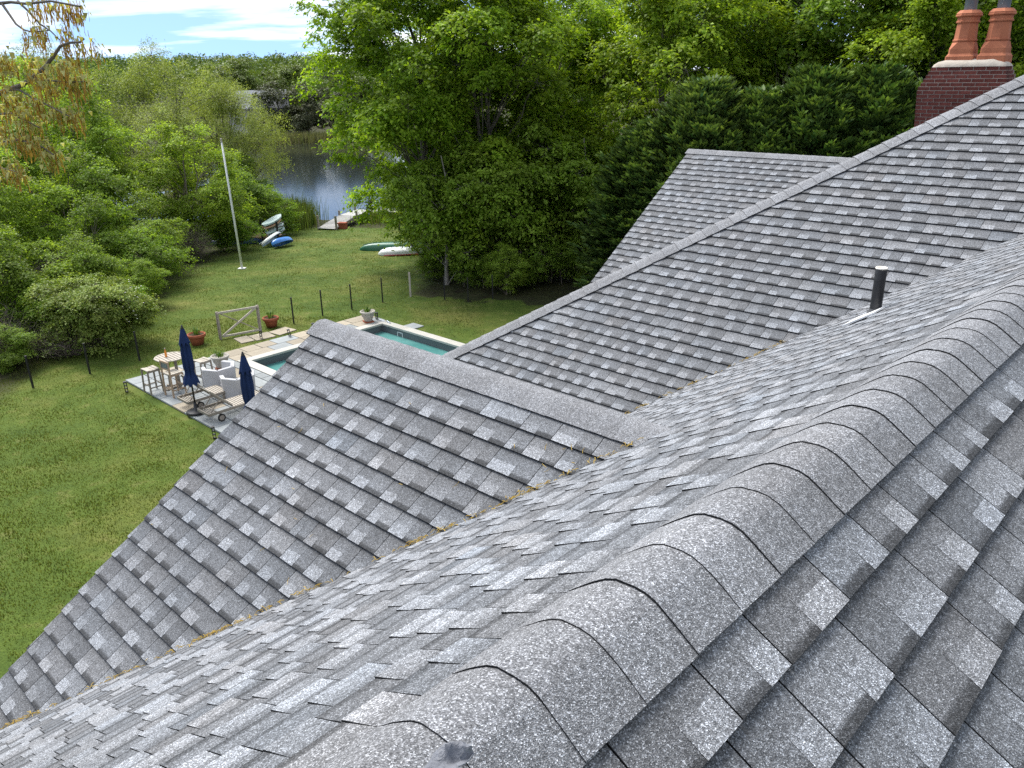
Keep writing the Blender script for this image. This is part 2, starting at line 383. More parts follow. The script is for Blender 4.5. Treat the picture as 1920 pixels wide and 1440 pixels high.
# ---- bent cap shingles on ridges and hip
def caps(seed, p0, d, sL, sR, length, expo, half, roll=.47, lift=0.0):
    rng = np.random.RandomState(seed)
    d = np.array(d, float); d /= np.linalg.norm(d); sL = np.array(sL, float); sR = np.array(sR, float); p0 = np.array(p0, float)
    nL = np.cross(sL, d); nL = nL if nL[2] > 0 else -nL; nR = np.cross(sR, d); nR = nR if nR[2] > 0 else -nR
    up = (nL + nR); up /= np.linalg.norm(up)
    prof = []
    for s in (-1, -.86, -.7, -.52, -.34, -.17, 0, .17, .34, .52, .7, .86, 1):
        q = s * half; S = sL if s < 0 else sR; nn = nL if s < 0 else nR; a = abs(q); r = roll * half
        off = (.015 - .0095 * abs(s) ** 1.5) if s < 0 else (.015 - .002 * s * s)
        off += lift
        lat = S * a + nn * off
        if a < r:                                             # broad roll over the ridge
            dn = -float(S @ up); lat = (S + up * dn) * a - up * dn * (r / 2 + a * a / (2 * r)) + nn * off
            lat = lat if a > 0 else lat
        prof.append(lat)
    prof = np.array(prof); K = len(prof); meshes = []
    for v in range(4):
        t = [.205, .216, .228, .208][v]; L = expo + .03; mb = MB()
        hi, lo = .0055 + lift * .25, .0005
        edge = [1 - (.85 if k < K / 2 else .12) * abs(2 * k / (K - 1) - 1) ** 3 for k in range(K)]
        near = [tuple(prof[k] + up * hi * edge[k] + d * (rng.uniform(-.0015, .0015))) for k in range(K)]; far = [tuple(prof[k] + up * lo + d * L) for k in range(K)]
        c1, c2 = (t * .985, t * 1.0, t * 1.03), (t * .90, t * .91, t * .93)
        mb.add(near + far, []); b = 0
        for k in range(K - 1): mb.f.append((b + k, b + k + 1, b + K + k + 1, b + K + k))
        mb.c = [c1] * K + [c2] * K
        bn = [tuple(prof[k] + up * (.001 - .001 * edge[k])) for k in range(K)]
        mb.add(near, [], DARK); mb.add(bn, [], DARK); b = 2 * K
        for k in range(K - 1): mb.f.append((b + k, b + K + k, b + K + k + 1, b + k + 1))
        for k in (0, K - 1):                                   # long side edges
            S = sL if k == 0 else sR; nn = nL if k == 0 else nR
            e = [near[k], far[k], tuple(np.array(far[k]) - nn * (.012 + lift)), tuple(np.array(near[k]) - nn * (.013 + lift))]
            mb.add(e, [(0, 1, 2, 3)], (.03, .03, .032))
        meshes.append(mb.mesh('ridge_cap', M['shingle']))
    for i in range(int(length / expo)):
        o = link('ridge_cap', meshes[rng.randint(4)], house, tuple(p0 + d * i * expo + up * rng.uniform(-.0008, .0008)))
caps(11, (AX, .563 - 8 * .1575, AZ), (0, 1, 0), (-CT, 0, -ST), (CT, 0, -ST), 6.0, .1575, .169)
caps(12, (-5.05, BY, BZ), (1, 0, 0), (0, CT, -ST), (0, -CT, -ST), 3.15, .157, .165)
caps(13, (-8.23, DY, DZ), (1, 0, 0), (0, CT, -ST), (0, -CT, -ST), 4.0, .157, .165)
hd = np.array([1, 1, 2 / 3]); hd = hd / np.linalg.norm(hd)
nC = np.array([0, -ST, CT]); nW = np.array([-ST, 0, CT])
hR = np.cross(hd, nC); hR = hR if hR[2] < 0 else -hR; hL = np.cross(hd, nW); hL = hL if hL[2] < 0 else -hL
caps(14, (-7.40, 5.94, 5.517), hd, hL, hR, 10.9, .172, .158, .4, .012)

# ---- walls below the roofs
def wall_box(x0, x1, y0, y1, z1): 
    MB().box(((x0 + x1) / 2, (y0 + y1) / 2, z1 / 2 - .05), (x1 - x0, y1 - y0, z1 + .1)).build('wall', M['wall'], house)
wall_box(-6.9, 6.0, 6.4, 19.0, 5.35); wall_box(-4.7, 3.2, -6.0, 6.4, 4.9); wall_box(-7.9, -6.9, 10.9, 16.3, 5.0)
g = MB(); g.add([(-4.7, .35, 4.9), (-4.7, 6.1, 4.9), (-4.7, BY, BZ - .12), (-4.55, .35, 4.9), (-4.55, 6.1, 4.9), (-4.55, BY, BZ - .12)], [(0, 2, 1), (3, 4, 5), (0, 1, 4, 3), (1, 2, 5, 4), (2, 0, 3, 5)]); g.build('gable_wall', M['wall'], house)
g = MB(); g.add([(-7.9, 10.2, 5.0), (-7.9, 17.1, 5.0), (-7.9, DY, DZ - .12), (-7.75, 10.2, 5.0), (-7.75, 17.1, 5.0), (-7.75, DY, DZ - .12)], [(0, 2, 1), (3, 4, 5), (0, 1, 4, 3), (1, 2, 5, 4), (2, 0, 3, 5)]); g.build('gable_wall', M['wall'], house)
for (X0, yy, zz, vm) in ((-4.985, BY, BZ, 3.6), (-8.165, DY, DZ, 4.3)):
    for s in (-1, 1):
        g = MB(); g.bar((X0, yy, zz - .16), (X0, yy + s * CT * vm, zz - .16 - ST * vm), .035, .17, up=(0, 0, 1)); g.build('rake_board', M['trim'], house)

# ---- vent pipe
vp = np.array([-1.972, 6.017, 7.28])
pv = empty('vent_pipe', tuple(vp), 0, house)
g = MB()
for r0, r1, z0, z1 in ((.040, .040, .0, .345),):
    n = 20; 
    prof = [(.041, -.05), (.041, .08), (.040, .20), (.041, .335), (.036, .345)]
    g.lathe(prof, n)
g.build('stack', M['pipe'], pv, True)
g = MB(); g.lathe([(.036, .345), (.041, .346), (.043, .352), (.040, .358), (.034, .356), (.032, .30), (.0, .295)], 20); g.build('mouth', M['pvc'], pv, True)
g = MB(); g.lathe([(.075, -.035), (.062, -.005), (.046, .035), (.043, .05)], 20); g.build('collar', M['rubber'], pv, True)
rt = Matrix.Rotation(-TH, 3, 'Y')
g = MB(); g.box(rt @ Vector((-.02, -.11, .026)), (.25, .27, .012), rt); g.build('flashing', M['whitepl'], pv)

# ---- chimney
CHX0, CHX1, CHY = -5.43, -3.90, 17.0
ch = empty('chimney', ((CHX0 + CHX1) / 2, CHY + .42, 0), 0, house)
NCO = 15; CO = .0675; ZT = 8.965
W2, D2 = (CHX1 - CHX0) / 2, .42
bl, bh, bd = .196, .0550, .09
mfull = MB().box((0, 0, 0), (bl, bd, bh)).mesh('brick', M['brick']); mhalf = MB().box((0, 0, 0), (bd, bd, bh)).mesh('brick', M['brick'])
core = MB(); rb = random.Random(5)
for k in range(NCO):
    zc = ZT - (k + .5) * CO
    inset = .145 * max(0, (5.5 - k) / 5.5) if k < 6 else .004 * (k - 5)        # corbelled neck
    w, dpt = W2 - inset, D2 - inset
    core.box((0, 0, zc), (2 * w - .007, 2 * dpt - .007, CO + .0))
    def run(n_axis, length, place):
        x = -length / 2 + (0 if k % 2 else -.103)
        while x < length / 2 - .02:
            a, b = max(x, -length / 2), min(x + bl, length / 2)
            if b - a > .03: place((a + b) / 2, b - a)
            x += bl + .0125
    def front(c, L):
        o = link('brick', mfull, ch, (c, -dpt + bd / 2 + rb.uniform(-.0015, .0015), zc)); o.scale = (L / bl, 1, 1)
    run(0, 2 * w, front)
    for sx in (1, -1):
        def side(c, L, sx=sx):
            o = link('brick', mfull, ch, (sx * (w - bd / 2 + rb.uniform(-.001, .001)), c, zc), math.pi / 2); o.scale = (L / bl, 1, 1)
        run(1, 2 * dpt - 2 * bd - .02, side)
core.build('mortar', M['mortar'], ch)
MB().box((0, 0, (ZT - NCO * CO + 4.5) / 2), (2 * W2 - .08, 2 * D2 - .08, ZT - NCO * CO - 4.5)).build('stack_base', M['brick'], ch)
# cement crown
g = MB(); w0, d0 = W2 - .13, D2 - .13; vs = []; fs = []; rings = [(1.0, 0.0), (.97, .035), (.86, .085), (.70, .115), (.3, .128), (0.02, .13)]
nseg = 28
for q, z in rings:
    for k in range(nseg):
        a = 2 * math.pi * k / nseg; cx, sx = math.cos(a), math.sin(a); e = .32
        vs.append((math.copysign(abs(cx) ** e, cx) * w0 * q, math.copysign(abs(sx) ** e, sx) * d0 * q, z + .008 * math.sin(5 * a + 9 * q) * (q < .98)))
for i in range(len(rings) - 1):
    for k in range(nseg): fs.append((i * nseg + k, i * nseg + (k + 1) % nseg, (i + 1) * nseg + (k + 1) % nseg, (i + 1) * nseg + k))
g.add(vs, fs); g.build('crown', M['cement'], ch, True, loc=(0, 0, ZT))
def pot_mesh():
    g = MB()
    def sec(h, c, z):      # square of half-width h whose corners are cut by c
        return [(h, -h + c, z), (h, h - c, z), (h - c, h, z), (-h + c, h, z), (-h, h - c, z), (-h, -h + c, z), (-h + c, -h, z), (h - c, -h, z)]
    o8 = lambda h: h * .586
    S = [sec(.235, .02, -.05), sec(.235, .02, .075), sec(.225, .03, .085), sec(.205, .03, .12), sec(.205, .035, .20), sec(.19, o8(.19), .31), sec(.178, o8(.178), .315), sec(.178, o8(.178), .33), sec(.192, o8(.192), .335), sec(.192, o8(.192), .36),
         sec(.176, o8(.176), .366), sec(.160, o8(.160), .64), sec(.182, o8(.182), .645), sec(.186, o8(.186), .67), sec(.168, o8(.168), .68), sec(.172, o8(.172), .735), sec(.205, o8(.205), .755), sec(.205, o8(.205), .775), sec(.197, o8(.197), .78), sec(.200, o8(.200), .80), sec(.150, o8(.150), .855), sec(.125, o8(.125), .855), sec(.12, o8(.12), .7)]
    vs = [p for s_ in S for p in s_]; fs = []
    for i in range(len(S) - 1):
        for k in range(8): fs.append((i * 8 + k, i * 8 + (k + 1) % 8, (i + 1) * 8 + (k + 1) % 8, (i + 1) * 8 + k))
    g.add(vs, fs); return g.mesh('chimney_pot', M['terra'])
pm = pot_mesh(); fm = MB().lathe([(.105, .6), (.105, 1.25), (.13, 1.26), (.13, 1.30), (.0, 1.33)], 16).mesh('flue_pipe', M['flue'], True)
for px_, rr in ((-4.87, .03), (-4.33, -.02)):
    p = link('chimney_pot', pm, ch, (px_ - (CHX0 + CHX1) / 2, .05, ZT + .105), rr); link('flue_pipe', fm, ch, (px_ - (CHX0 + CHX1) / 2, .05, ZT + .105))

# ---- yellow-brown catkins swept into the valleys
def catkin_strip(seed, a, b, n, spread):
    rng = np.random.RandomState(seed); g = MB(); a = Vector(a); b = Vector(b)
    for i in range(n):
        t = rng.rand(); dens = .5 + .5 * math.sin(t * 31 + seed) * math.sin(t * 13.7)
        if rng.rand() > dens: continue
        p = a.lerp(b, t) + Vector((rng.normal(0, spread), rng.normal(0, spread), 0)); p.z += .012 + rng.uniform(0, .012)
        an = rng.uniform(0, 6.28); L = rng.uniform(.015, .045); dr = Vector((math.cos(an), math.sin(an), rng.uniform(-.2, .2))) * L
        if rng.rand() < .6: dr = (b - a).normalized() * L + Vector((0, 0, rng.uniform(-.005, .008)))
        m = p + dr * .5 + Vector((0, 0, rng.uniform(.002, .01))); g.tube([p, m, p + dr], [.0016, .0022, .0012], 4, False)
    o = g.build('fallen_catkins', M['catkin']); o.parent = house; tag(o, kind='stuff'); return o
catkin_strip(3, (-2.05, 3.16, 7.24), (-5.0, .21, 5.27), 700, .007)
catkin_strip(4, (-4.55, 6.0, 5.57), (-3.2, 7.35, 6.47), 260, .008)
rng = np.random.RandomState(9); g = MB()            # a few strands blown onto the pool wing
for k in range(22):
    x = rng.uniform(-4.9, -2.2); v = rng.uniform(.3, max(.35, min(3.4, (-1.954 - x) / CT - .1))); an = rng.uniform(0, 6.28); L = rng.uniform(.02, .05)
    p = Vector((x, BY - CT * v, BZ - ST * v)) + Vector((0, -ST, CT)) * .018; u1 = Vector((1, 0, 0)); u2 = Vector((0, -CT, -ST)); d = (u1 * math.cos(an) + u2 * math.sin(an)) * L
    g.tube([p, p + d * .5 + (u1 * math.sin(an)) * .006, p + d], [.0012, .0016, .001], 4, False)
st = g.build('fallen_catkins', M['catkin'], house); tag(st, kind='stuff')
# a curled dead leaf lying on the near ridge
g = MB(); vs = []; fs = []; rng = np.random.RandomState(8); nu, nv = 9, 6
for i in range(nu):
    for j in range(nv):
        u, v = i / (nu - 1), j / (nv - 1) - .5; wv = math.sin(math.pi * min(max(u, .08), .97)) ** .7
        vs.append((u * .075 - .035, v * .045 * wv + rng.normal(0, .0015), .004 + .009 * abs(v) * 2 * wv + .007 * math.sin(u * 7 + v * 5) + rng.normal(0, .0016)))
for i in range(nu - 1):
    for j in range(nv - 1): fs.append((i * nv + j, i * nv + j + 1, (i + 1) * nv + j + 1, (i + 1) * nv + j))
g.add(vs, fs); lf = empty('dead_leaf'); 
l1 = g.build('blade', M['sealant'], lf, True); l1.modifiers.new('Solidify', 'SOLIDIFY').thickness = .002
MB().tube([(-.045, 0, .012), (-.065, .012, .02), (-.085, .03, .012)], [.002, .0016, .001], 6).build('stalk', M['sealant'], lf)
cy, sy = math.cos(YAW), math.sin(YAW)
lx, ly = AX + .075, .515
lf.location = (lx * cy + ly * sy, -lx * sy + ly * cy, AZ + .018); lf.rotation_euler = (R(8), R(-12), R(28))
tag(lf, 'crumpled grey dead leaf lying on the near ridge caps', 'leaf')

# ================================================================== GROUND, POND
def terrain(X, Y):
    X = np.asarray(X, float); Y = np.asarray(Y, float)
    t = np.clip((Y - 34) / 32, 0, 1); z = -1.5 * t * t * (3 - 2 * t)
    z = z + .05 * np.sin(X * .31 + 1) * np.sin(Y * .23) * np.clip((np.hypot(X + 8, Y - 20) - 14) / 10, 0, 1)
    near = 63 + np.maximum(0, -(X + 14)) * 2.2 + np.maximum(0, X + 14) * .8
    far = 138 - 41 / (1 + np.exp(-(X - 1) * .6)) + 3 * np.sin(X * .11)
    near = near + .8 * np.sin(X * .9) + .5 * np.sin(X * 2.3)
    m = np.clip(np.minimum((Y - near) / 5, (far - Y) / 5), -1, 1)
    z = np.where(m > -1, np.minimum(z, -1.42 - 1.2 * m), z)
    bank = np.clip((Y - far) / 30, 0, 1); z = np.where(Y > far, np.maximum(z, -1.3 + 1.6 * bank), z)
    hill = np.clip((Y - 175) / 330, 0, 1); z = z + 7.0 * hill * hill * (3 - 2 * hill) * (1 + .18 * np.sin(X * .008 + .6))
    hl = np.clip((-X - 40) / 120, 0, 1); z = z + 2.0 * hl * np.clip((Y - 60) / 80, 0, 1)
    return z
def tz(X, Y): return float(terrain(X, Y))
def h2w(x, y): return (x * cy + y * sy, -x * sy + y * cy)         # house axes -> world
POOL = (-24.0, -14.0, 12.54, 18.17)                                 # pool basin, house axes
def axis(lo, hi, fine_lo, fine_hi, step, extra):
    a = list(np.arange(fine_lo, fine_hi + .01, step)); s = step
    v = fine_lo
    while v > lo: s *= 1.22; v -= s; a.append(v)
    v = fine_hi; s = step
    while v < hi: s *= 1.22; v += s; a.append(v)
    return np.array(sorted(set([round(q, 3) for q in a + list(extra)])))
gx = axis(-2600, 2200, -150, 30, 1.5, POOL[:2]); gy = axis(-1200, 2800, -20, 130, 1.5, POOL[2:])
GX, GY = np.meshgrid(gx, gy); WX, WY = GX * cy + GY * sy, -GX * sy + GY * cy
GZ = terrain(WX, WY)
nearpool = (GX > -27) & (GX < 4) & (GY > 4) & (GY < 22); GZ = np.where(nearpool, 0, GZ)
verts = np.stack([WX, WY, GZ], -1).reshape(-1, 3); nx = len(gx)
ii, jj = np.meshgrid(np.arange(len(gy) - 1), np.arange(nx - 1), indexing='ij'); a = (ii * nx + jj)
cxm = (gx[:-1] + gx[1:]) / 2; cym = (gy[:-1] + gy[1:]) / 2; CXm, CYm = np.meshgrid(cxm, cym)
keep = ~((CXm > POOL[0]) & (CXm < POOL[1]) & (CYm > POOL[2]) & (CYm < POOL[3]))
faces = np.stack([a, a + 1, a + nx + 1, a + nx], -1)[keep]
def mat_lawn():
    m, nt, b = new_mat('lawn'); pos = N(nt, 'ShaderNodeNewGeometry').outputs['Position']
    n1 = noise(nt, .22, 4, .6, pos); n2 = noise(nt, 1.6, 5, .65, pos); n3 = noise(nt, 22, 4, .7, pos)
    c = ramp(nt, n1, [(.30, (.060, .100, .018)), (.50, (.088, .130, .023)), (.70, (.150, .158, .042))])
    c = mix(nt, 1.0, c, ramp(nt, n2, [(.30, (.74, .80, .78)), (.70, (1.25, 1.18, 1.1))]), 'MULTIPLY')
    c = mix(nt, ramp(nt, n2, [(.55, (0, 0, 0)), (.76, (.62, .62, .62))]), c, (.195, .170, .075))       # worn dry patches
    c = mix(nt, 1.0, c, ramp(nt, n3, [(.25, (.55, .58, .55)), (.75, (1.4, 1.38, 1.3))]), 'MULTIPLY')
    # woodland floor, marsh and far ground away from the mown lawn
    sp = N(nt, 'ShaderNodeSeparateXYZ'); nt.links.new(pos, sp.inputs[0])
    def mth(op, a, bb):
        q = N(nt, 'ShaderNodeMath', operation=op)
        for s_, v_ in ((0, a), (1, bb)):
            if hasattr(v_, 'is_linked'): nt.links.new(v_, q.inputs[s_])
            else: q.inputs[s_].default_value = v_
        return q.outputs[0]
    wob = mth('MULTIPLY', mth('SUBTRACT', noise(nt, .5, 3, .6, pos), .5), 3.0)
    X_ = mth('ADD', sp.outputs['X'], wob); Y_ = mth('ADD', sp.outputs['Y'], wob)
    left = mth('SUBTRACT', -15.6, mth('ADD', X_, mth('MULTIPLY', mth('MAXIMUM', mth('SUBTRACT', Y_, 30), 0), .05)))
    right = mth('SUBTRACT', mth('ADD', X_, 4.2), mth('MULTIPLY', mth('MAXIMUM', mth('SUBTRACT', 34, Y_), 0), 3.0))
    rim = mth('SUBTRACT', Y_, 58.5)
    wild = mth('MAXIMUM', mth('MAXIMUM', left, right), rim)
    wf = N(nt, 'ShaderNodeMapRange'); wf.inputs['From Min'].default_value = -.3; wf.inputs['From Max'].default_value = .5; nt.links.new(wild, wf.inputs[0])
    floor = ramp(nt, n2, [(.3, (.030, .024, .014)), (.55, (.045, .050, .018)), (.75, (.075, .060, .034))])
    c = mix(nt, wf.outputs[0], c, floor)
    nt.links.new(c, b.inputs['Base Color']); b.inputs['Roughness'].default_value = .9; b.inputs['Specular IOR Level'].default_value = .15
    bump(nt, b, n3, .9, .05); return m
M['lawn'] = mat_lawn()
gro = link('ground', np_mesh('ground', verts, faces, None, M['lawn'], True)); tag(gro, kind='structure')
# water of the pond
m, nt, b = new_mat('pond_water'); b.inputs['Base Color'].default_value = (.018, .022, .016, 1); b.inputs['Roughness'].default_value = .10; b.inputs['IOR'].default_value = 1.33
tcn = N(nt, 'ShaderNodeNewGeometry'); mpn = N(nt, 'ShaderNodeMapping'); mpn.inputs['Scale'].default_value = (.9, 2.4, 1); nt.links.new(tcn.outputs['Position'], mpn.inputs[0])
bump(nt, b, noise(nt, 1.3, 4, .6, mpn.outputs[0]), .06, .06); M['pond'] = m
g = MB(); g.add([(-130, 55, -1.5), (70, 55, -1.5), (70, 165, -1.5), (-130, 165, -1.5)], [(0, 1, 2, 3)]); tag(g.build('pond_water', M['pond']), kind='structure')

# ---- lawn blades where the photograph is close enough to show them
def grass():
    rng = np.random.RandomState(2); P = []
    def band(n, x0, x1, y0, y1, h):
        q = np.stack([rng.uniform(x0, x1, n), rng.uniform(y0, y1, n), np.full(n, h)], -1); P.append(q)
    band(95000, -15.5, -3.5, 9.5, 20, .034); band(52000, -16.5, -6, 20, 31, .036); band(34000, -16.5, -1, 28, 44, .042); band(14000, -17, -5, 44, 60, .05)
    P = np.concatenate(P); X, Y, H = P.T
    hx = X * cy - Y * sy; hy = X * sy + Y * cy
    ok = ~((hx > -25.75) & (hy > 8.7) & (hy < 18.9)) & ~((hx > -5.6) & (hy > -6)) & ~((X > -4.5) & (Y > 33.2)) & (X < -3 + .75 * np.maximum(0, Y - 20) * 0 + 0 * X + np.where(Y > 27, 6, 0))
    fx = X / np.maximum(Y, 1); ok &= fx > -.78
    X, Y, H = X[ok], Y[ok], H[ok]; n = len(X); Z = terrain(X, Y)
    clump = .65 + .6 * (np.sin(X * 2.1 + 3 * np.sin(Y * .9)) * np.sin(Y * 1.7 + 2 * np.sin(X * .7)) * .5 + .5)
    H = H * clump * rng.uniform(.6, 1.5, n); an = rng.uniform(0, 6.283, n); w = H * .20 + .004
    lean = rng.uniform(.1, .75, n) * H; la = rng.uniform(0, 6.283, n)
    dx, dy = np.cos(an) * w, np.sin(an) * w
    v = np.zeros((n, 3, 3)); v[:, 0] = np.stack([X - dx, Y - dy, Z - .01], -1); v[:, 1] = np.stack([X + dx, Y + dy, Z - .01], -1)
    v[:, 2] = np.stack([X + np.cos(la) * lean, Y + np.sin(la) * lean, Z + H], -1)
    col = np.repeat(np.stack([rng.uniform(.6, 1.35, n), np.clip(rng.normal(.4, .25, n) + (rng.rand(n) < .04) * .8, 0, 1), np.zeros(n)], -1), 3, 0)
    me = np_mesh('grass', v.reshape(-1, 3), np.arange(3 * n).reshape(-1, 3), col, M['grass']); tag(link('grass', me), kind='stuff')
M['grass'] = mat_leaf('grass_blades', (.082, .128, .020), (.160, .168, .046), .33, .6)
grass()

# ================================================================== POOL TERRACE (house axes)
M['blue'] = plain('bluestone', (.29, .31, .31), (.22, .235, .235), 3, .75, .3, bstr=.25, bscale=25, objrand=.13)
M['tan'] = plain('tan_flagstone', (.36, .315, .24), (.29, .25, .19), 3, .8, .25, bstr=.3, bscale=25, objrand=.14)
M['coping'] = plain('coping_stone', (.47, .455, .41), (.40, .385, .34), 3, .7, .3, bstr=.2, bscale=30, objrand=.07)
M['soil'] = plain('soil', (.07, .05, .03), (.04, .03, .02), 10, .95, .1)
M['liner'] = plain('pool_wall', (.12, .13, .135), (.10, .11, .115), 3, .4, .4)
terr = empty('pool_terrace', (0, 0, 0), -YAW); tag(terr, kind='structure')
rs = random.Random(4)
PAV = MB().box((0, 0, 0), (1, 1, 1)); pav_mesh = {k: PAV.mesh('paving_stone', M[k]) for k in ('blue', 'tan')}
def stone(x0, x1, y0, y1, k, z=.07, t=.05):
    o = link('paving_stone', pav_mesh[k], terr, ((x0 + x1) / 2, (y0 + y1) / 2, z - t / 2 + rs.uniform(-.003, .003))); o.scale = (x1 - x0 - .028, y1 - y0 - .028, t)
    o.rotation_euler = (rs.uniform(-.002, .002), rs.uniform(-.002, .002), 0)
def lay(x0, x1, y0, y1, rows, tan_p, widths):
    y = y0
    for r_ in rows:
        x = x0; yb = min(y + r_, y1)
        while x < x1 - .05:
            w = rs.choice(widths); xb = min(x + w, x1)
            if x1 - xb < .25: xb = x1
            stone(x, xb, y, yb, 'tan' if rs.random() < tan_p else 'blue'); x = xb
        y = yb
lay(-25.45, -14.0, 8.95, 12.22, [.62, .46, .62, .77, .46, .34], .12, [.46, .62, .77, .92, 1.1])
def lay_y(x0, x1, y0, y1):
    y = y0
    while y < y1 - .05:
        h_ = rs.choice([.6, .75, .9, 1.1]); yb = min(y + h_, y1)
        stone(x0, x1, y, yb, 'tan' if rs.random() < .7 else 'blue'); y = yb
lay_y(-25.55, -24.92, 12.22, 18.6); lay_y(-24.92, -24.32, 12.22, 18.6)
base = MB(); base.box((-19.72, 10.585, .005), (11.4, 3.22, .03)); base.box((-24.93, 15.4, .005), (1.2, 6.3, .03)); base.build('bed', M['soil'], terr)
# stepping stones by the gate
for x0, y0, w_, h_ in ((-26.45, 13.7, .75, .5), (-26.3, 14.35, .72, .75), (-26.28, 15.2, .66, .8)):
    o = link('stepping_stone', pav_mesh['tan'], terr, (x0, y0, .015)); o.scale = (w_, h_, .04); o.rotation_euler = (0, 0, rs.uniform(-.15, .15))
o = link('paving_stone', pav_mesh['blue'], terr, (-22.95, 18.85, .02)); o.scale = (.62, .5, .03)
# pool: coping, basin, water
pool = empty('swimming_pool', (0, 0, 0), -YAW); tag(pool, 'rectangular swimming pool of teal water with pale stone coping', 'pool')
x0, x1, y0, y1 = POOL
cm = MB().box((0, 0, 0), (1, 1, 1)).mesh('coping_stone', M['coping'])
def cop(ax_, a_, b_, c_):
    q = a_
    while q < b_ - .01:
        e = min(q + 1.2, b_)
        loc = ((q + e) / 2, c_, .055) if ax_ == 'x' else (c_, (q + e) / 2, .055)
        o = link('coping_stone', cm, pool, loc); o.scale = (e - q - .006, .34, .07) if ax_ == 'x' else (.34, e - q - .006, .07); q = e
cop('y', y0 - .31, y1 + .31, x0 - .145); cop('x', x0 + .03, x1, y0 - .145); cop('x', x0 + .03, x1, y1 + .145); cop('y', y0 + .03, y1 - .03, x1 - .145)
g = MB()
for (a_, b_) in (((x0, y0), (x1, y0)), ((x1, y0), (x1, y1)), ((x1, y1), (x0, y1)), ((x0, y1), (x0, y0))):
    g.add([(a_[0], a_[1], .02), (b_[0], b_[1], .02), (b_[0], b_[1], -1.5), (a_[0], a_[1], -1.5)], [(0, 1, 2, 3)])
g.build('basin_wall', M['liner'], pool)
M['poolfloor'] = plain('pool_floor', (.16, .36, .34), (.13, .31, .30), 1.5, .6, .3, bstr=0)
MB().add([(x0, y0, -1.45), (x1, y0, -1.45), (x1, y1, -1.45), (x0, y1, -1.45)], [(0, 1, 2, 3)]).build('basin_floor', M['poolfloor'], pool)
m, nt, b = new_mat('pool_water'); b.inputs['Base Color'].default_value = (.035, .22, .205, 1); b.inputs['Roughness'].default_value = .03; b.inputs['IOR'].default_value = 1.33
pos = N(nt, 'ShaderNodeNewGeometry').outputs['Position']; bump(nt, b, noise(nt, 3.2, 3, .6, pos), .25, .05)
c = ramp(nt, noise(nt, .8, 4, .6, pos), [(.35, (.060, .20, .185)), (.7, (.125, .29, .27))]); nt.links.new(c, b.inputs['Base Color'])
MB().add([(x0, y0, -.24), (x1, y0, -.24), (x1, y1, -.24), (x0, y1, -.24)], [(0, 1, 2, 3)]).build('water', m, pool)
g = MB(); 
for (dx_, dz_, w_, h_) in ((0, .10, .30, .025), (0, -.10, .30, .025), (-.14, 0, .025, .22), (.14, 0, .025, .22)): g.box((-22.95 + dx_, y1 - .006, -.18 + dz_), (w_, .012, h_))
g.build('skimmer_frame', M['whitepl'], pool)

# ================================================================== YARD FURNITURE
def H2(x, y, z=0): X, Y = h2w(x, y); return (X, Y, z)
M['teak'] = plain('weathered_teak', (.30, .265, .22), (.21, .185, .15), 6, .8, .2, bstr=.3, bscale=40)
M['teak2'] = plain('pale_timber', (.44, .32, .22), (.34, .25, .17), 6, .75, .2, bstr=.3, bscale=40)
M['navy'] = plain('navy_canvas', (.012, .030, .105), (.008, .020, .07), 5, .8, .25, bstr=.3, bscale=60)
M['black'] = plain('black_metal', (.014, .014, .015), (.009, .009, .010), 9, .5, .45)
M['cover'] = plain('grey_cover', (.48, .48, .49), (.41, .41, .42), 3, .85, .2, bstr=.35, bscale=9)
M['urn'] = plain('cast_stone', (.46, .43, .38), (.32, .30, .26), 14, .85, .2, bstr=.5, bscale=30)
M['potc'] = plain('garden_terracotta', (.34, .105, .055), (.24, .075, .04), 6, .85, .2, bstr=.3, bscale=30)
M['plant'] = mat_leaf('pot_plant', (.06, .14, .02), (.14, .20, .05), .3)
M['greywood'] = plain('grey_timber', (.34, .30, .25), (.22, .19, .16), 7, .9, .1, bstr=.4, bscale=30)
M['palewood'] = plain('bleached_rail', (.46, .42, .36), (.36, .325, .27), 7, .85, .1, bstr=.3, bscale=30)
PT = .07                                            # terrace surface
# round slatted bar table
t = empty('bar_table', H2(-23.55, 9.72, PT), -YAW); tag(t, 'round slatted weathered timber bar table on the terrace', 'table')
rad, zt = .46, 1.0
for i in range(9):
    yy = -rad + .05 + i * (2 * rad - .1) / 8; L = 2 * math.sqrt(max(rad * rad - yy * yy, .01)) - .06
    MB().box((0, yy, zt), (L, .078, .022)).build('slat', M['palewood'], t)
g = MB(); n = 36
g.lathe([(rad - .035, zt - .014), (rad, zt - .014), (rad, zt + .013), (rad - .035, zt + .013), (rad - .035, zt - .014)], n); g.build('rim', M['palewood'], t, False)
MB().bar((-.3, 0, zt - .04), (.3, 0, zt - .04), .06, .04).bar((0, -.3, zt - .045), (0, .3, zt - .045), .06, .04).build('apron', M['teak'], t)
for sx in (-1, 1): MB().bar((sx * .17, sx * .05, zt - .05), (sx * .2, sx * .06, .05), .075, .055).build('leg', M['teak'], t)
MB().bar((-.32, -.1, .03), (.32, .1, .03), .08, .05).bar((-.1, .32, .028), (.1, -.32, .028), .08, .046).build('foot', M['teak'], t)
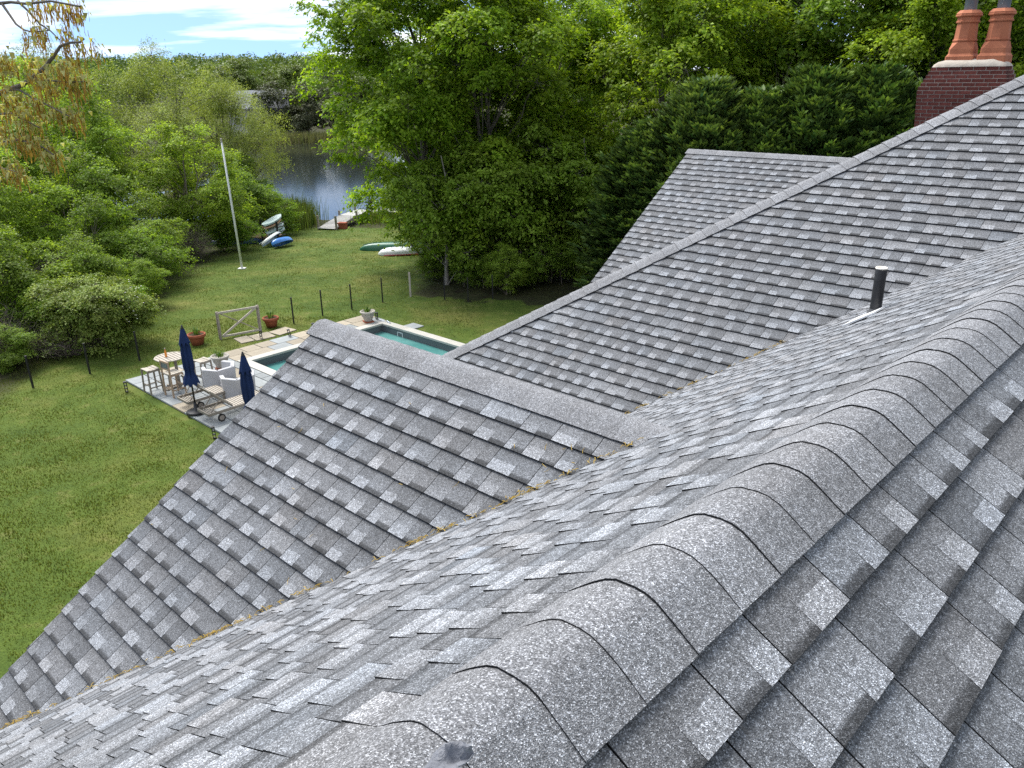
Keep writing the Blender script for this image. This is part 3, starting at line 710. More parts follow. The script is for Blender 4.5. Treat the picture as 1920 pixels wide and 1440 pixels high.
# orange bottle on the table
t = empty('bottle', H2(-23.6, 9.62, PT + 1.014)); tag(t, 'slim orange bottle standing on the round slatted table', 'bottle')
M['orange'] = plain('orange_plastic', (.75, .30, .05), (.65, .22, .03), 5, .4, .4)
MB().lathe([(0, 0), (.032, 0), (.034, .02), (.034, .15), (.014, .21), (.012, .25)], 12).build('body', M['orange'], t, True)
MB().lathe([(.016, .25), (.016, .285), (0, .29)], 12).build('cap', M['palewood'], t, True)
def stool(name, x, y, rz, label):
    t = empty(name, H2(x, y, PT), rz - YAW); tag(t, label, 'stool')
    for k in range(4): MB().box((0, -.15 + k * .1, .735 + .012 * (abs(k - 1.5) - .5)), (.40, .088, .022)).build('slat', M['palewood'], t)
    MB().bar((-.19, -.2, .70), (-.19, .2, .70), .03, .05).bar((.19, -.2, .70), (.19, .2, .70), .03, .05).build('seat_rail', M['teak'], t)
    for sx in (-1, 1):
        for sy_ in (-1, 1): MB().bar((sx * .185, sy_ * .175, .72), (sx * .215, sy_ * .195, 0), .042).build('leg', M['teak'], t)
    for sx in (-1, 1): MB().bar((sx * .205, -.19, .2), (sx * .205, .19, .2), .03).build('stretcher', M['teak'], t)
    for sy_ in (-1, 1): MB().bar((-.2, sy_ * .185, .27), (.2, sy_ * .185, .27), .03).build('stretcher', M['teak'], t)
stool('bar_stool', -23.72, 9.12, .05, 'square grey timber bar stool at the outer corner of the terrace')
stool('bar_stool', -23.25, 10.55, .1, 'grey timber bar stool behind the taller closed navy parasol')
def bar_chair(x, y, rz, label):
    t = empty('bar_chair', H2(x, y, PT), rz - YAW); tag(t, label, 'chair')
    for k in range(4): MB().box((0, -.16 + k * .105, .72), (.42, .092, .022)).build('slat', M['palewood'], t)
    for sx in (-1, 1):
        MB().bar((sx * .2, .2, .70), (sx * .215, .21, 0), .042).build('leg', M['teak2'], t)
        MB().bar((sx * .2, -.2, 1.12), (sx * .215, -.21, 0), .042).build('leg', M['teak2'], t)
        MB().bar((sx * .2, -.2, .68), (sx * .2, .2, .68), .03, .05).build('seat_rail', M['teak2'], t)
        MB().bar((sx * .21, -.2, .22), (sx * .21, .2, .22), .03).build('stretcher', M['teak2'], t)
    MB().bar((-.21, .205, .30), (.21, .205, .30), .03, .045).build('footrest', M['teak2'], t)
    MB().bar((-.21, -.205, .26), (.21, -.205, .26), .03, .045).build('stretcher', M['teak2'], t)
    MB().bar((-.22, -.205, 1.1), (.22, -.205, 1.1), .03, .055).bar((-.2, -.2, .88), (.2, -.2, .88), .028, .045).build('back_rail', M['teak2'], t)
    MB().box((0, -.195, .99), (.37, .02, .17)).build('back_panel', M['flue'], t)
bar_chair(-22.95, 9.45, .12, 'pale timber bar chair with a grey back panel beside the table')
# closed parasols
def parasol(name, x, y, h, label, sd_, base=True, twist=0):
    t = empty(name, H2(x, y, PT), -YAW + twist); tag(t, label, 'parasol')
    MB().tube([(0, 0, .05), (0, 0, h - .03)], .024, 10).build('pole', M['black'], t, True)
    rng = np.random.RandomState(sd_); g = MB(); K = 48; rows = 26; vs = []; fs = []
    ztop, zbot = h - .13, h - 1.72
    for i in range(rows):
        q = i / (rows - 1); z = ztop + (zbot - ztop) * q
        r = .055 + .085 * min(1, q * 2.2) ** .8
        if q > .70: r = .14 - .035 * (1 - abs(q - .78) / .08) * (abs(q - .78) < .08)       # tied waist
        if q > .84: r = .14 + .075 * ((q - .84) / .16) ** .7
        if q < .22: r *= .9
        for k in range(K):
            a_ = 2 * math.pi * k / K; fold = .022 * min(1, q * 3 + .15) * math.sin(8 * a_ + .9 * math.sin(3 * q)) + .008 * math.sin(16 * a_ + 5 * q)
            vs.append(((r + fold) * math.cos(a_), (r + fold) * math.sin(a_), z - .03 * math.sin(8 * a_) * (q > .9)))
    for i in range(rows - 1):
        for k in range(K): fs.append((i * K + k, i * K + (k + 1) % K, (i + 1) * K + (k + 1) % K, (i + 1) * K + k))
    g.add(vs, fs); can = g.build('canopy', M['navy'], t, True)
    g = MB(); vs = []; K2 = 48                                  # upper vent flap
    for i in range(6):
        q = i / 5; z = ztop + .02 - .42 * q; r = .045 + .10 * q
        for k in range(K2):
            a_ = 2 * math.pi * k / K2; fold = .02 * q * math.sin(8 * a_ + .4) + .006; vs.append(((r + fold) * math.cos(a_), (r + fold) * math.sin(a_), z - .05 * q * math.sin(8 * a_)))
    g.add(vs, [(i * K2 + k, i * K2 + (k + 1) % K2, (i + 1) * K2 + (k + 1) % K2, (i + 1) * K2 + k) for i in range(5) for k in range(K2)]); g.build('vent_flap', M['navy'], t, True)
    MB().lathe([(.0, h), (.02, h - .005), (.03, h - .06), (.045, h - .08), (.045, h - .14)], 12).build('finial', M['black'], t, True)
    MB().lathe([(.0, .0), (.27, 0), (.28, .04), (.25, .075), (.06, .10), (.045, .30), (.03, .32)], 24).build('base', M['black'], t, True)
parasol('parasol', -21.13, 9.18, 2.62, 'closed navy parasol standing free beside the sun loungers', 3)
parasol('parasol', -17.75, 9.10, 2.62, 'closed navy parasol half hidden behind the shingle roof edge', 7, twist=.5)
# sun loungers
def lounger(x, y, L, label, ang):
    t = empty('sun_lounger', H2(x, y, PT), -YAW); tag(t, label, 'sun lounger', 'sun loungers on the terrace')
    W = .66; z = .27; hin = .74
    for sx in (-1, 1):
        MB().bar((sx * W / 2, 0, z), (sx * W / 2, L, z), .028, .075).build('side_rail', M['teak'], t)
    for yy in (0, L): MB().bar((-W / 2 + .016, yy, z), (W / 2 - .016, yy, z), .03, .07).build('end_rail', M['teak'], t)
    k = 0; yy = hin + .05
    while yy < L - .04: MB().box((0, yy, z + .03), (W - .05, .05, .018)).build('slat', M['palewood'], t); yy += .075
    ca, sa = math.cos(ang), math.sin(ang); Lb = .82
    for sx in (-1, 1): MB().bar((sx * .27, hin, z + .045), (sx * .27, hin - Lb * ca, z + .045 + Lb * sa), .03, .05).build('back_rail', M['teak'], t)
    for i in range(11):
        q = .04 + i * (Lb - .06) / 10
        rot = Matrix.Rotation(-ang, 3, 'X')
        MB().box((0, hin - q * ca, z + .08 + q * sa), (W - .08, .05, .018), rot).build('back_slat', M['palewood'], t)
    for sx in (-1, 1): MB().bar((sx * .22, hin - .42 * ca, z + .06 + .42 * sa), (sx * .22, hin - .62, z + .01), .022).build('prop', M['greywood'], t)
    for i in range(5): MB().box((0, .07 + i * .06, z - .03), (W - .1, .03, .02)).build('prop_slat', M['palewood'], t)
    for sx in (-1, 1):
        g = MB(); prof = []
        MB().bar((sx * (W / 2 - .03), .34, z - .03), (sx * (W / 2 - .03), .34, .11), .05, .03).build('bracket', M['teak'], t)
        w_ = MB(); 
        for k2 in range(18):
            a0, a1 = 2 * math.pi * k2 / 18, 2 * math.pi * (k2 + 1) / 18
            for (r0, r1, xx) in ((.075, .11, .022),):
                q = [(dxs, r * math.cos(a_), r * math.sin(a_)) for dxs in (-xx, xx) for r in (r0, r1) for a_ in (a0, a1)]
                w_.add(q, [(0, 1, 3, 2), (4, 6, 7, 5), (2, 3, 7, 6), (0, 4, 5, 1)])
        w_.build('tyre', M['black'], t, loc=(sx * (W / 2 + .03), .34, .11))
        MB().tube([(-.02, 0, 0), (.02, 0, 0)], .08, 14).build('wheel', M['greywood'], t, loc=(sx * (W / 2 + .03), .34, .11))
        MB().bar((sx * (W / 2 - .03), L - .12, z - .02), (sx * (W / 2 - .03), L - .12, 0), .06, .04).build('leg', M['teak'], t)
lounger(-20.36, 9.03, 1.85, 'weathered timber sun lounger with raised back, nearest the shingle roof', R(44))
lounger(-21.66, 9.07, 1.22, 'weathered timber sun lounger with raised back, beside the free-standing parasol base', R(48))
# tub armchairs under grey covers
def tub(x, y, rz, label):
    t = empty('armchair', H2(x, y, PT), rz - YAW); tag(t, label, 'armchair', 'grey covered tub armchairs'); t.scale = (1.12, 1.12, 1.05)
    Hh = .66
    plan = [(-.44, -.24), (-.02, -.46), (.38, -.30), (.42, .18), (.10, .42), (-.40, .44)]      # open towards -x
    for i in range(len(plan) - 1):
        (ax_, ay_), (bx_, by_) = plan[i], plan[i + 1]; a_ = Vector((ax_, ay_, 0)); b_ = Vector((bx_, by_, 0)); d_ = (b_ - a_).normalized(); nrm = Vector((d_.y, -d_.x, 0)) * .055
        fl = 1.07; ht0 = Hh * (.88 if i == 0 else 1); ht1 = Hh * (.88 if i == 4 else 1)
        g = MB(); ins = -nrm * 2
        g.add([a_, b_, b_ + ins, a_ + ins, Vector((ax_ * fl, ay_ * fl, ht0)), Vector((bx_ * fl, by_ * fl, ht1)), Vector((bx_ * fl, by_ * fl, ht1)) + ins, Vector((ax_ * fl, ay_ * fl, ht0)) + ins],
              [(0, 1, 5, 4), (1, 2, 6, 5), (2, 3, 7, 6), (3, 0, 4, 7), (4, 5, 6, 7), (3, 2, 1, 0)])
        g.build('cover_panel', M['cover'], t, bevel=.018)
    MB().box((-.06, 0, .2), (.66, .64, .34)).build('seat', M['cover'], t, bevel=.03)
tub(-22.55, 10.72, .12, 'grey covered tub armchair nearest the white urn planter')
tub(-21.40, 10.72, .12, 'grey covered tub armchair behind the nearest sun lounger')
MB2 = MB()
for i in range(5): MB2.box((-21.05 + 0, 10.75 + i * .09, 0), (.2, .05, .03))
# planters
def sprig(parent, sd_, n, h, r):
    rng = np.random.RandomState(sd_); vs, fs, cs = [], [], []
    for i in range(n):
        a_ = rng.uniform(0, 6.28); q = rng.uniform(0, r * .6); L = h * rng.uniform(.5, 1.1); o = rng.uniform(.1, .8) * L; w_ = .012 + .012 * rng.rand()
        p0 = Vector((q * math.cos(a_), q * math.sin(a_), 0)); p1 = p0 + Vector((o * .4 * math.cos(a_), o * .4 * math.sin(a_), L * .7)); p2 = p0 + Vector((o * math.cos(a_), o * math.sin(a_), L)); s_ = Vector((-math.sin(a_), math.cos(a_), 0)) * w_
        b_ = len(vs); vs += [tuple(p0 - s_ * .5), tuple(p0 + s_ * .5), tuple(p1 + s_), tuple(p1 - s_), tuple(p2)]; fs += [(b_, b_ + 1, b_ + 2, b_ + 3), (b_ + 3, b_ + 2, b_ + 4)]
        cs += [(rng.uniform(.7, 1.3), rng.rand(), 0)] * 5
    g = MB(); g.v = vs; g.f = fs; g.c = cs; return g.build('foliage', M['plant'], parent)
def terracotta(x, y, label, sd_, s=1.0):
    t = empty('flower_pot', (x, y, tz(x, y))); tag(t, label, 'flower pot')
    p = [(0, .0), (.20, 0), (.27, .28), (.275, .30), (.315, .30), (.325, .33), (.325, .40), (.31, .41), (.285, .41), (.28, .36), (0, .35)]
    MB().lathe([(a_ * s, b_ * s) for a_, b_ in p], 28).build('pot', M['potc'], t, True)
    MB().lathe([(0, .372 * s), (.279 * s, .365 * s)], 24).build('soil', M['soil'], t)
    f = sprig(t, sd_, 34, .30, .26 * s); f.location.z = .36 * s
terracotta(-11.36, 27.72, 'terracotta flower pot left of the timber gate', 1)
terracotta(-9.24, 29.76, 'terracotta flower pot right of the timber gate', 2, .95)
def urn(x, y, rz, label, sd_):
    X, Y = h2w(x, y); t = empty('urn_planter', (X, Y, PT), rz); tag(t, label, 'planter')
    MB().box((0, 0, .02), (.36, .36, .04)).build('foot_tile', M['potc'], t)
    p = [(0, .04), (.155, .04), (.16, .07), (.17, .11), (.235, .30), (.25, .36), (.29, .38), (.30, .41), (.29, .435), (.255, .44), (.25, .39), (0, .38)]
    MB().lathe(p, 28).build('bowl', M['urn'], t, True)
    for k in range(8):                                           # swags in relief
        a0 = 2 * math.pi * k / 8; pts = []
        for q in range(6):
            a_ = a0 + q / 5 * 2 * math.pi / 8; zz = .31 - .09 * math.sin(math.pi * q / 5); rr = .17 + (zz - .11) / .19 * .065 + .006; pts.append((rr * math.cos(a_), rr * math.sin(a_), zz))
        MB().tube(pts, .014, 6).build('swag', M['urn'], t, True)
    f = sprig(t, sd_, 40, .22, .24); f.location.z = .38
urn(-24.1, 11.55, .2, 'pale cast stone urn planter beside the grey armchairs', 3)
urn(-24.62, 17.98, .5, 'pale cast stone urn planter at the far pool corner', 4)
# shoes by the pool corner
M['shoe'] = plain('shoe_fabric', (.62, .64, .66), (.30, .33, .36), 18, .8, .2)
for k, (x, y, rz, lb) in enumerate(((-24.2, 18.32, .3, 'pale shoe at the far pool corner, nearer the urn'), (-23.86, 18.36, -.2, 'dark grey shoe at the far pool corner, farther from the urn'))):
    t = empty('shoe', H2(x, y, .092), rz - YAW); tag(t, lb, 'shoe')
    g = MB(); S = []
    for q in range(8):
        u = q / 7; w_ = .045 * (1 - .35 * abs(u - .65)) * (1 if 0 < q < 7 else .5); hh_ = .09 * (1 - .55 * u) if q > 0 else .07
        S.append([(u * .28 - .14, w_ * math.cos(a_), max(.012, hh_ * math.sin(a_)) if math.sin(a_) > 0 else .012) for a_ in [2 * math.pi * j_ / 10 for j_ in range(10)]])
    g.add([p for s_ in S for p in s_], [(i * 10 + j_, i * 10 + (j_ + 1) % 10, (i + 1) * 10 + (j_ + 1) % 10, (i + 1) * 10 + j_) for i in range(7) for j_ in range(10)] + [tuple(range(9, -1, -1)), tuple(range(70, 80))])
    g.build('upper', M['shoe'] if k == 0 else M['flue'], t, True); MB().box((0, 0, .006), (.29, .085, .014)).build('sole', M['whitepl'], t)
# low black path lights round the terrace
plb = None
for k, (x, y, tilt, lb) in enumerate(((-11.89, 23.09, .02, 'low black path light at the outer corner of the terrace'), (-7.98, 19.56, .03, 'low black path light beside the shingle roof edge'), (-9.2, 28.21, .0, 'low black path light at the right gate post'),
        (-8.14, 28.28, .16, 'leaning black path light beside the stepping stones'), (-7.42, 29.02, .12, 'low black path light close above the roof peak'), (-5.25, 30.29, .0, 'low black path light behind the far urn planter'))):
    t = empty('path_light', (x, y, tz(x, y)), .4); t.rotation_euler = (0, -tilt, .4); tag(t, lb, 'lamp', 'low black path lights round the terrace')
    for sx in (-1, 1):
        for s2 in (-1, 1): MB().bar((sx * .035, s2 * .035, 0), (sx * .035, s2 * .035, .34), .018).build('post', M['black'], t)
    for zz in (.02, .12, .22): MB().box((0, 0, zz), (.085, .085, .018)).build('louvre', M['black'], t)
    MB().box((0, 0, .33), (.10, .10, .035)).build('cap', M['black'], t)
# pool fence posts
posts = [(-15.07, 23.61), (-13.85, 24.79), (-12.73, 25.99), (-8.47, 30.12), (-7.57, 31.17), (-6.55, 32.04), (-5.42, 33.04), (-2.8, 33.21), (-1.79, 32.89), (-.76, 33.25)]
fl = ['black fence post in front of the dark thicket, nearest the photo edge', 'black fence post under the rounded flowering bush', 'black fence post at the right end of the rounded bush', 'black fence post just right of the terracotta pot by the gate',
      'black fence post on the lawn, second right of the gate', 'black fence post on the lawn, third right of the gate', 'black fence post on the lawn straight above the far urn planter',
      'black fence post under the maples, left of three', 'black fence post under the maples, middle of three', 'black fence post under the maples, right of three']
for (x, y), lb in zip(posts, fl):
    t = empty('fence_post', (x, y, tz(x, y))); tag(t, lb, 'fence post', 'black pool fence posts')
    MB().box((0, 0, .5), (.05, .05, 1.06)).build('shaft', M['black'], t); MB().box((0, 0, 1.045), (.058, .058, .03)).build('cap', M['black'], t)
t = empty('fence_post', (-4.34, 33.93, 0)); tag(t, 'brown timber fence post at the edge of the maple shade', 'fence post')
MB().box((0, 0, .5), (.08, .08, 1.1)).build('shaft', M['palewood'], t); MB().box((0, 0, 1.06), (.085, .085, .03), taper=.4).build('cap', M['palewood'], t)
# timber gate
gl, gr = Vector((-10.66, 28.29, 0)), Vector((-9.51, 29.07, 0)); gd = (gr - gl); gL = gd.length
t = empty('timber_gate', gl, math.atan2(gd.y, gd.x)); tag(t, 'grey timber gate with white X brace standing open on the lawn', 'gate')
for xx in (-.05, gL + .05):
    MB().box((xx, .05, .5), (.09, .09, 1.08)).build('post', M['greywood'], t); MB().box((xx, -.045, .5), (.06, .05, 1.0)).build('post', M['greywood'], t)
MB().bar((-.02, -.01, 1.0), (gL + .02, -.01, 1.0), .05, .07).build('rail', M['palewood'], t); MB().bar((.02, -.01, .1), (gL - .02, -.01, .1), .05, .07).build('rail', M['palewood'], t)
MB().bar((.03, -.02, .12), (gL - .03, -.02, .98), .04, .07).build('brace', M['palewood'], t); MB().bar((.03, .03, .98), (gL - .03, .03, .12), .03, .035).build('brace', M['greywood'], t)
# flagpole
fx, fy = -13.76, 40.67; t = empty('flagpole', (fx, fy, tz(fx, fy))); t.rotation_euler = (0, R(-1.2), 0); tag(t, 'tall white flagpole standing on the lawn', 'flagpole')
MB().tube([(0, 0, 0), (0, 0, 3), (0, 0, 6.25)], [.060, .055, .040], 12).build('pole', M['whitepl'], t, True)
MB().lathe([(0, 6.25), (.05, 6.25), (.065, 6.29), (.03, 6.33), (.055, 6.38), (.05, 6.42), (0, 6.44)], 12).build('finial', M['palewood'], t, True)
MB().box((0, 0, .02), (.36, .30, .05)).build('base', M['whitepl'], t)
# ---- boats, boards, dock
M['bluekayak'] = plain('blue_plastic', (.035, .22, .58), (.02, .12, .42), 2.5, .35, .5)
M['whitehull'] = plain('white_hull', (.74, .76, .74), (.64, .66, .65), 3, .35, .5)
M['greenhull'] = plain('green_hull', (.03, .16, .085), (.02, .11, .06), 3, .4, .5)
M['darkblue'] = plain('dark_blue_hull', (.02, .06, .16), (.012, .04, .11), 3, .5, .4)
M['tealedge'] = plain('teal_board', (.50, .60, .58), (.38, .50, .49), 3, .4, .5)
M['peach'] = plain('peach_board', (.62, .36, .24), (.5, .28, .18), 3, .4, .5)
M['redt'] = plain('red_trim', (.45, .05, .04), (.35, .04, .03), 3, .5, .4)
def hull(L, W, H_, n=16, m=10, pointy=1.0, flat=.0, rocker=.12):
    """boat shell lying keel up"""
    vs, fs = [], []
    for i in range(n + 1):
        u = -1 + 2 * i / n; w_ = W / 2 * max(.02, (1 - abs(u) ** (2.2 * pointy))) ** .75; h_ = H_ * max(.05, (1 - abs(u) ** 4)) ** .5
        for j in range(m + 1):
            a_ = math.pi * j / m; c_, s_ = math.cos(a_), math.sin(a_)
            vs.append((u * L / 2, w_ * math.copysign(abs(c_) ** (.8), c_), h_ * s_ ** (.7 if flat else .9) + rocker * u * u * H_ * 0))
    for i in range(n):
        for j in range(m): fs.append((i * (m + 1) + j, i * (m + 1) + j + 1, (i + 1) * (m + 1) + j + 1, (i + 1) * (m + 1) + j))
    fs.append(tuple(range(m, -1, -1))); fs.append(tuple(n * (m + 1) + j for j in range(m + 1)))
    fs.append(tuple(i * (m + 1) for i in range(n + 1))[::-1] + tuple(i * (m + 1) + m for i in range(n + 1)))
    g = MB(); g.add(vs, fs[:-1]); return g
def keel(L, H_, w=.04): return MB().tube([(-L * .45, 0, H_ * .72), (-L * .3, 0, H_ * .98), (0, 0, H_ * 1.02), (L * .3, 0, H_ * .98), (L * .45, 0, H_ * .72)], w, 6)
KX, KY = -13.75, 48.6
t = empty('kayak', (KX, KY, tz(KX, KY) + .22), R(62)); t.rotation_euler = (R(-32), R(4), R(70)); tag(t, 'blue kayak leaning on its side against the board rack', 'kayak')
hull(2.1, .74, .36).build('hull', M['bluekayak'], t, True); keel(2.1, .36, .02).build('keel', M['darkblue'], t, True)
# rack and boards
RX, RY = -14.95, 50.2; rz0 = tz(RX, RY)
t = empty('board_rack', (RX, RY, rz0), R(55)); tag(t, 'dark timber rack holding the boards at the lawn edge', 'rack')
for yy in (-.75, .75):
    MB().box((.0, yy, .74), (.09, .09, 1.5)).build('post', M['black'], t)
    for zz in (.54, .80, 1.10, 1.30): MB().bar((-.05, yy, zz), (.62, yy, zz + .05), .05).build('arm', M['black'], t)
def board(L, W, T, mat, off, z, lab, tilt, edge, pitch=0):
    a_ = R(55); loc = (RX + off[0] * math.cos(a_) - off[1] * math.sin(a_), RY + off[0] * math.sin(a_) + off[1] * math.cos(a_), rz0 + z)
    t = empty('surfboard', loc); t.rotation_euler = (pitch, tilt, R(257)); tag(t, lab, 'surfboard')
    vs, fs = [], []; n = 18
    for zz in (-T / 2, T / 2):
        for i in range(n + 1):
            u = -1 + 2 * i / n; w_ = W / 2 * max(0.03, 1 - abs(u) ** 2.6) ** .6
            vs += [(u * L / 2, -w_, zz + .05 * u * u), (u * L / 2, w_, zz + .05 * u * u)]
    m_ = 2 * (n + 1)
    for i in range(n):
        b_ = 2 * i; fs += [(b_, b_ + 1, b_ + 3, b_ + 2), (m_ + b_, m_ + b_ + 2, m_ + b_ + 3, m_ + b_ + 1), (b_, b_ + 2, m_ + b_ + 2, m_ + b_), (b_ + 1, m_ + b_ + 1, m_ + b_ + 3, b_ + 3)]
    g = MB(); g.add(vs, fs); g.build('deck', mat, t); 
    g = MB(); g.add([(L * .40, -.01, -T / 2), (L * .30, -.01, -T / 2), (L * .42, -.01, -T / 2 - .16), (L * .40, .01, -T / 2), (L * .30, .01, -T / 2), (L * .42, .01, -T / 2 - .16)], [(0, 1, 2), (5, 4, 3), (0, 3, 4, 1), (1, 4, 5, 2), (2, 5, 3, 0)]); g.build('fin', edge, t)
board(2.3, .62, .10, M['tealedge'], (.28, 0), 1.42, 'pale teal surfboard, topmost on the rack', R(7), M['whitehull'])
board(2.2, .58, .09, M['peach'], (.30, .05), 1.22, 'peach surfboard second from the top of the rack', R(7), M['whitehull'])
board(2.2, .60, .09, M['tealedge'], (.32, -.1), .92, 'teal edged surfboard third from the top of the rack', R(7), M['whitehull'])
board(2.0, .58, .09, M['tealedge'], (.34, -.2), .68, 'teal edged surfboard lowest on the rack', R(7), M['whitehull'])
bx_, by_ = -14.55, 49.1; t = empty('dinghy', (bx_, by_, tz(bx_, by_) + .42)); t.rotation_euler = (R(-42), R(-14), R(66)); tag(t, 'white hull propped on edge below the surfboards', 'boat')
hull(1.9, .78, .22, flat=1).build('hull', M['whitehull'], t, True); MB().tube([(-1.0, 0, .2), (1.0, 0, .2)], .015, 6).build('keel', M['tealedge'], t)
bx_, by_ = -17.3, 50.5; t = empty('canoe', (bx_, by_, tz(bx_, by_) + .05), R(10)); tag(t, 'dark blue canoe lying overturned in the thicket shade', 'canoe')
hull(3.6, .8, .34).build('hull', M['darkblue'], t, True); keel(3.6, .34, .02).build('keel', M['black'], t)
bx_, by_ = -15.9, 51.2; t = empty('kayak', (bx_, by_, tz(bx_, by_) + .3), R(28)); tag(t, 'dull brown kayak behind the rack in the shade', 'kayak')
hull(2.8, .7, .3).build('hull', M['peach'], t, True); keel(2.8, .3, .02).build('keel', M['black'], t)
bx_, by_ = -6.55, 46.1; t = empty('canoe', (bx_, by_, tz(bx_, by_) + .04), R(3)); tag(t, 'green canoe lying overturned at the edge of the maples', 'canoe')
hull(4.2, .88, .42).build('hull', M['greenhull'], t, True); keel(4.2, .42, .02).build('keel', M['greenhull'], t)
bx_, by_ = -6.0, 44.3; t = empty('dinghy', (bx_, by_, tz(bx_, by_) + .06), R(8)); tag(t, 'white overturned dinghy with red trim beside the green canoe', 'dinghy')
hull(2.6, 1.1, .36, flat=1, pointy=1.4).build('hull', M['whitehull'], t, True); MB().bar((-1.0, -.57, .04), (1.0, -.57, .04), .03, .05).build('rub_rail', M['redt'], t)
# dock
dx_, dy_ = -13.0, 57.4; dz_ = tz(dx_, dy_)
M['dock'] = plain('dock_boards', (.46, .455, .43), (.36, .355, .33), 5, .85, .2, bstr=.3, objrand=.08)
t = empty('dock', (dx_, dy_, dz_), R(-18)); tag(t, 'pale plank gangway and dock leading into the pond', 'dock')
bm_ = MB().box((0, 0, 0), (1.35, .27, .04)).mesh('plank', M['dock'])
for i in range(21):
    o = link('plank', bm_, t, (0, i * .285, .12 + .035 * i if i < 12 else .12 + .035 * 11))
for sx in (-1, 1):
    MB().bar((sx * .62, -.1, .06), (sx * .62, 3.2, .44), .08, .12).build('stringer', M['greywood'], t); MB().bar((sx * .62, 3.2, .44), (sx * .62, 5.9, .44), .08, .12).build('stringer', M['greywood'], t)
    for yy in (.1, 3.2, 5.7): MB().box((sx * .72, yy, .1 + (.7 if yy < 1 else .0)*.2), (.12, .12, 1.5)).build('pile', M['greywood'], t)
for i in range(14):
    o = link('plank', bm_, t, (1.0 + i * .285, 6.0, .50), math.pi / 2)
o = MB().box((1.9, 5.2, .75), (.18, .18, 1.6)).build('pile', M['greywood'], t)
bx_, by_ = -11.95, 57.9; t = empty('planter_box', (bx_, by_, tz(bx_, by_)), R(-10)); tag(t, 'square terracotta planter box beside the dock', 'planter')
MB().box((0, 0, .20), (.55, .4, .40)).build('box', M['potc'], t); MB().box((0, 0, .43), (.62, .47, .07)).build('rim', M['potc'], t)

# ================================================================== VEGETATION
M['bark'] = mat_bark('grey_bark', (.17, .15, .125), (.075, .065, .052)); M['bark_pale'] = mat_bark('pale_bark', (.30, .28, .25), (.15, .135, .115)); M['twig'] = mat_bark('twigs', (.20, .165, .135), (.11, .09, .075))
M['maple'] = mat_leaf('maple_leaves', (0.161, 0.281, 0.022), (0.315, 0.417, 0.040), .52)
M['maple_dark'] = mat_leaf('dark_leaves', (0.130, 0.241, 0.026), (0.260, 0.371, 0.053), .52)
M['lime'] = mat_leaf('lime_leaves', (0.182, 0.296, 0.031), (0.313, 0.418, 0.069), .52)
M['willow'] = mat_leaf('willow_leaves', (0.212, 0.283, 0.062), (0.334, 0.393, 0.131), .44)
M['thicket'] = mat_leaf('thicket_leaves', (0.134, 0.228, 0.031), (0.246, 0.341, 0.057), .52)
M['cypress'] = mat_leaf('cypress_sprays', (0.040, 0.095, 0.029), (0.185, 0.252, 0.056), .22)
M['farleaf'] = mat_leaf('far_leaves', (0.084, 0.144, 0.024), (0.168, 0.216, 0.046), .28)
M['fardark'] = mat_leaf('far_dark', (0.056, 0.073, 0.033), (0.106, 0.119, 0.055), .2)
M['bloom'] = mat_leaf('blossom_leaves', (0.138, 0.221, 0.036), (0.290, 0.338, 0.090), .36)
M['flower'] = plain('white_flowers', (.80, .78, .70), (.7, .68, .6), 5, .8, .1)
M['oakyoung'] = mat_leaf('young_oak_leaves', (.36, .34, .12), (.52, .50, .22), .4)
M['oakcat'] = mat_leaf('oak_catkins', (.26, .15, .030), (.40, .28, .06), .35)
M['reed'] = mat_leaf('reeds', (0.083, 0.152, 0.025), (0.207, 0.228, 0.062), .25)
M['dry'] = mat_leaf('dry_grass', (.22, .20, .11), (.15, .18, .06), .25)
def unit(v): return v / np.maximum(np.linalg.norm(v, axis=-1, keepdims=True), 1e-9)
def leaves(rng, C, outw, n_per, spread, size, aspect=.62, droop=.25, flat=.45, tone=None):
    """leaf blades round cluster centres C; outw: outward direction of each cluster"""
    m = len(C); cnt = rng.poisson(n_per, m); idx = np.repeat(np.arange(m), cnt); n = len(idx)
    off = rng.normal(0, 1, (n, 3)); off[:, 2] *= flat; off *= (rng.rand(n, 1) ** .4) * spread[idx][:, None] * .62
    pos = C[idx] + off
    rad = np.hypot(off[:, 0], off[:, 1]); pos[:, 2] -= droop * rad * rad / np.maximum(spread[idx], .05)
    nrm = unit(rng.normal(0, .55, (n, 3)) + np.array([0, 0, .9]) + outw[idx] * .55)
    tan = unit(np.cross(nrm, rng.normal(0, 1, (n, 3)))); out2 = off + outw[idx] * .3; tan = unit(tan * .6 + unit(out2) * .7 + np.array([0, 0, -droop])); tan = unit(tan - nrm * (tan * nrm).sum(-1, keepdims=True))
    bi = np.cross(nrm, tan); L = size * rng.uniform(.65, 1.3, (n, 1)); W = L * aspect
    v = np.stack([pos - tan * L * .5, pos + bi * W * .5 + nrm * L * .10, pos + tan * L * .5 - nrm * L * .08, pos - bi * W * .5 + nrm * L * .10], 1)
    ct = rng.uniform(.72, 1.18, m) if tone is None else tone * rng.uniform(.8, 1.2, m)
    col = np.stack([ct[idx] * rng.uniform(.8, 1.22, n), np.clip(rng.normal(.45, .22, n) + (rng.rand(m)[idx] - .5) * .5, 0, 1), np.zeros(n)], -1)
    return v.reshape(-1, 3), np.repeat(col, 4, 0)
def leaf_mesh(name, parts, mat):
    v = np.concatenate([p[0] for p in parts]); c = np.concatenate([p[1] for p in parts])
    return np_mesh(name, v, np.arange(len(v)).reshape(-1, 4), c, mat)
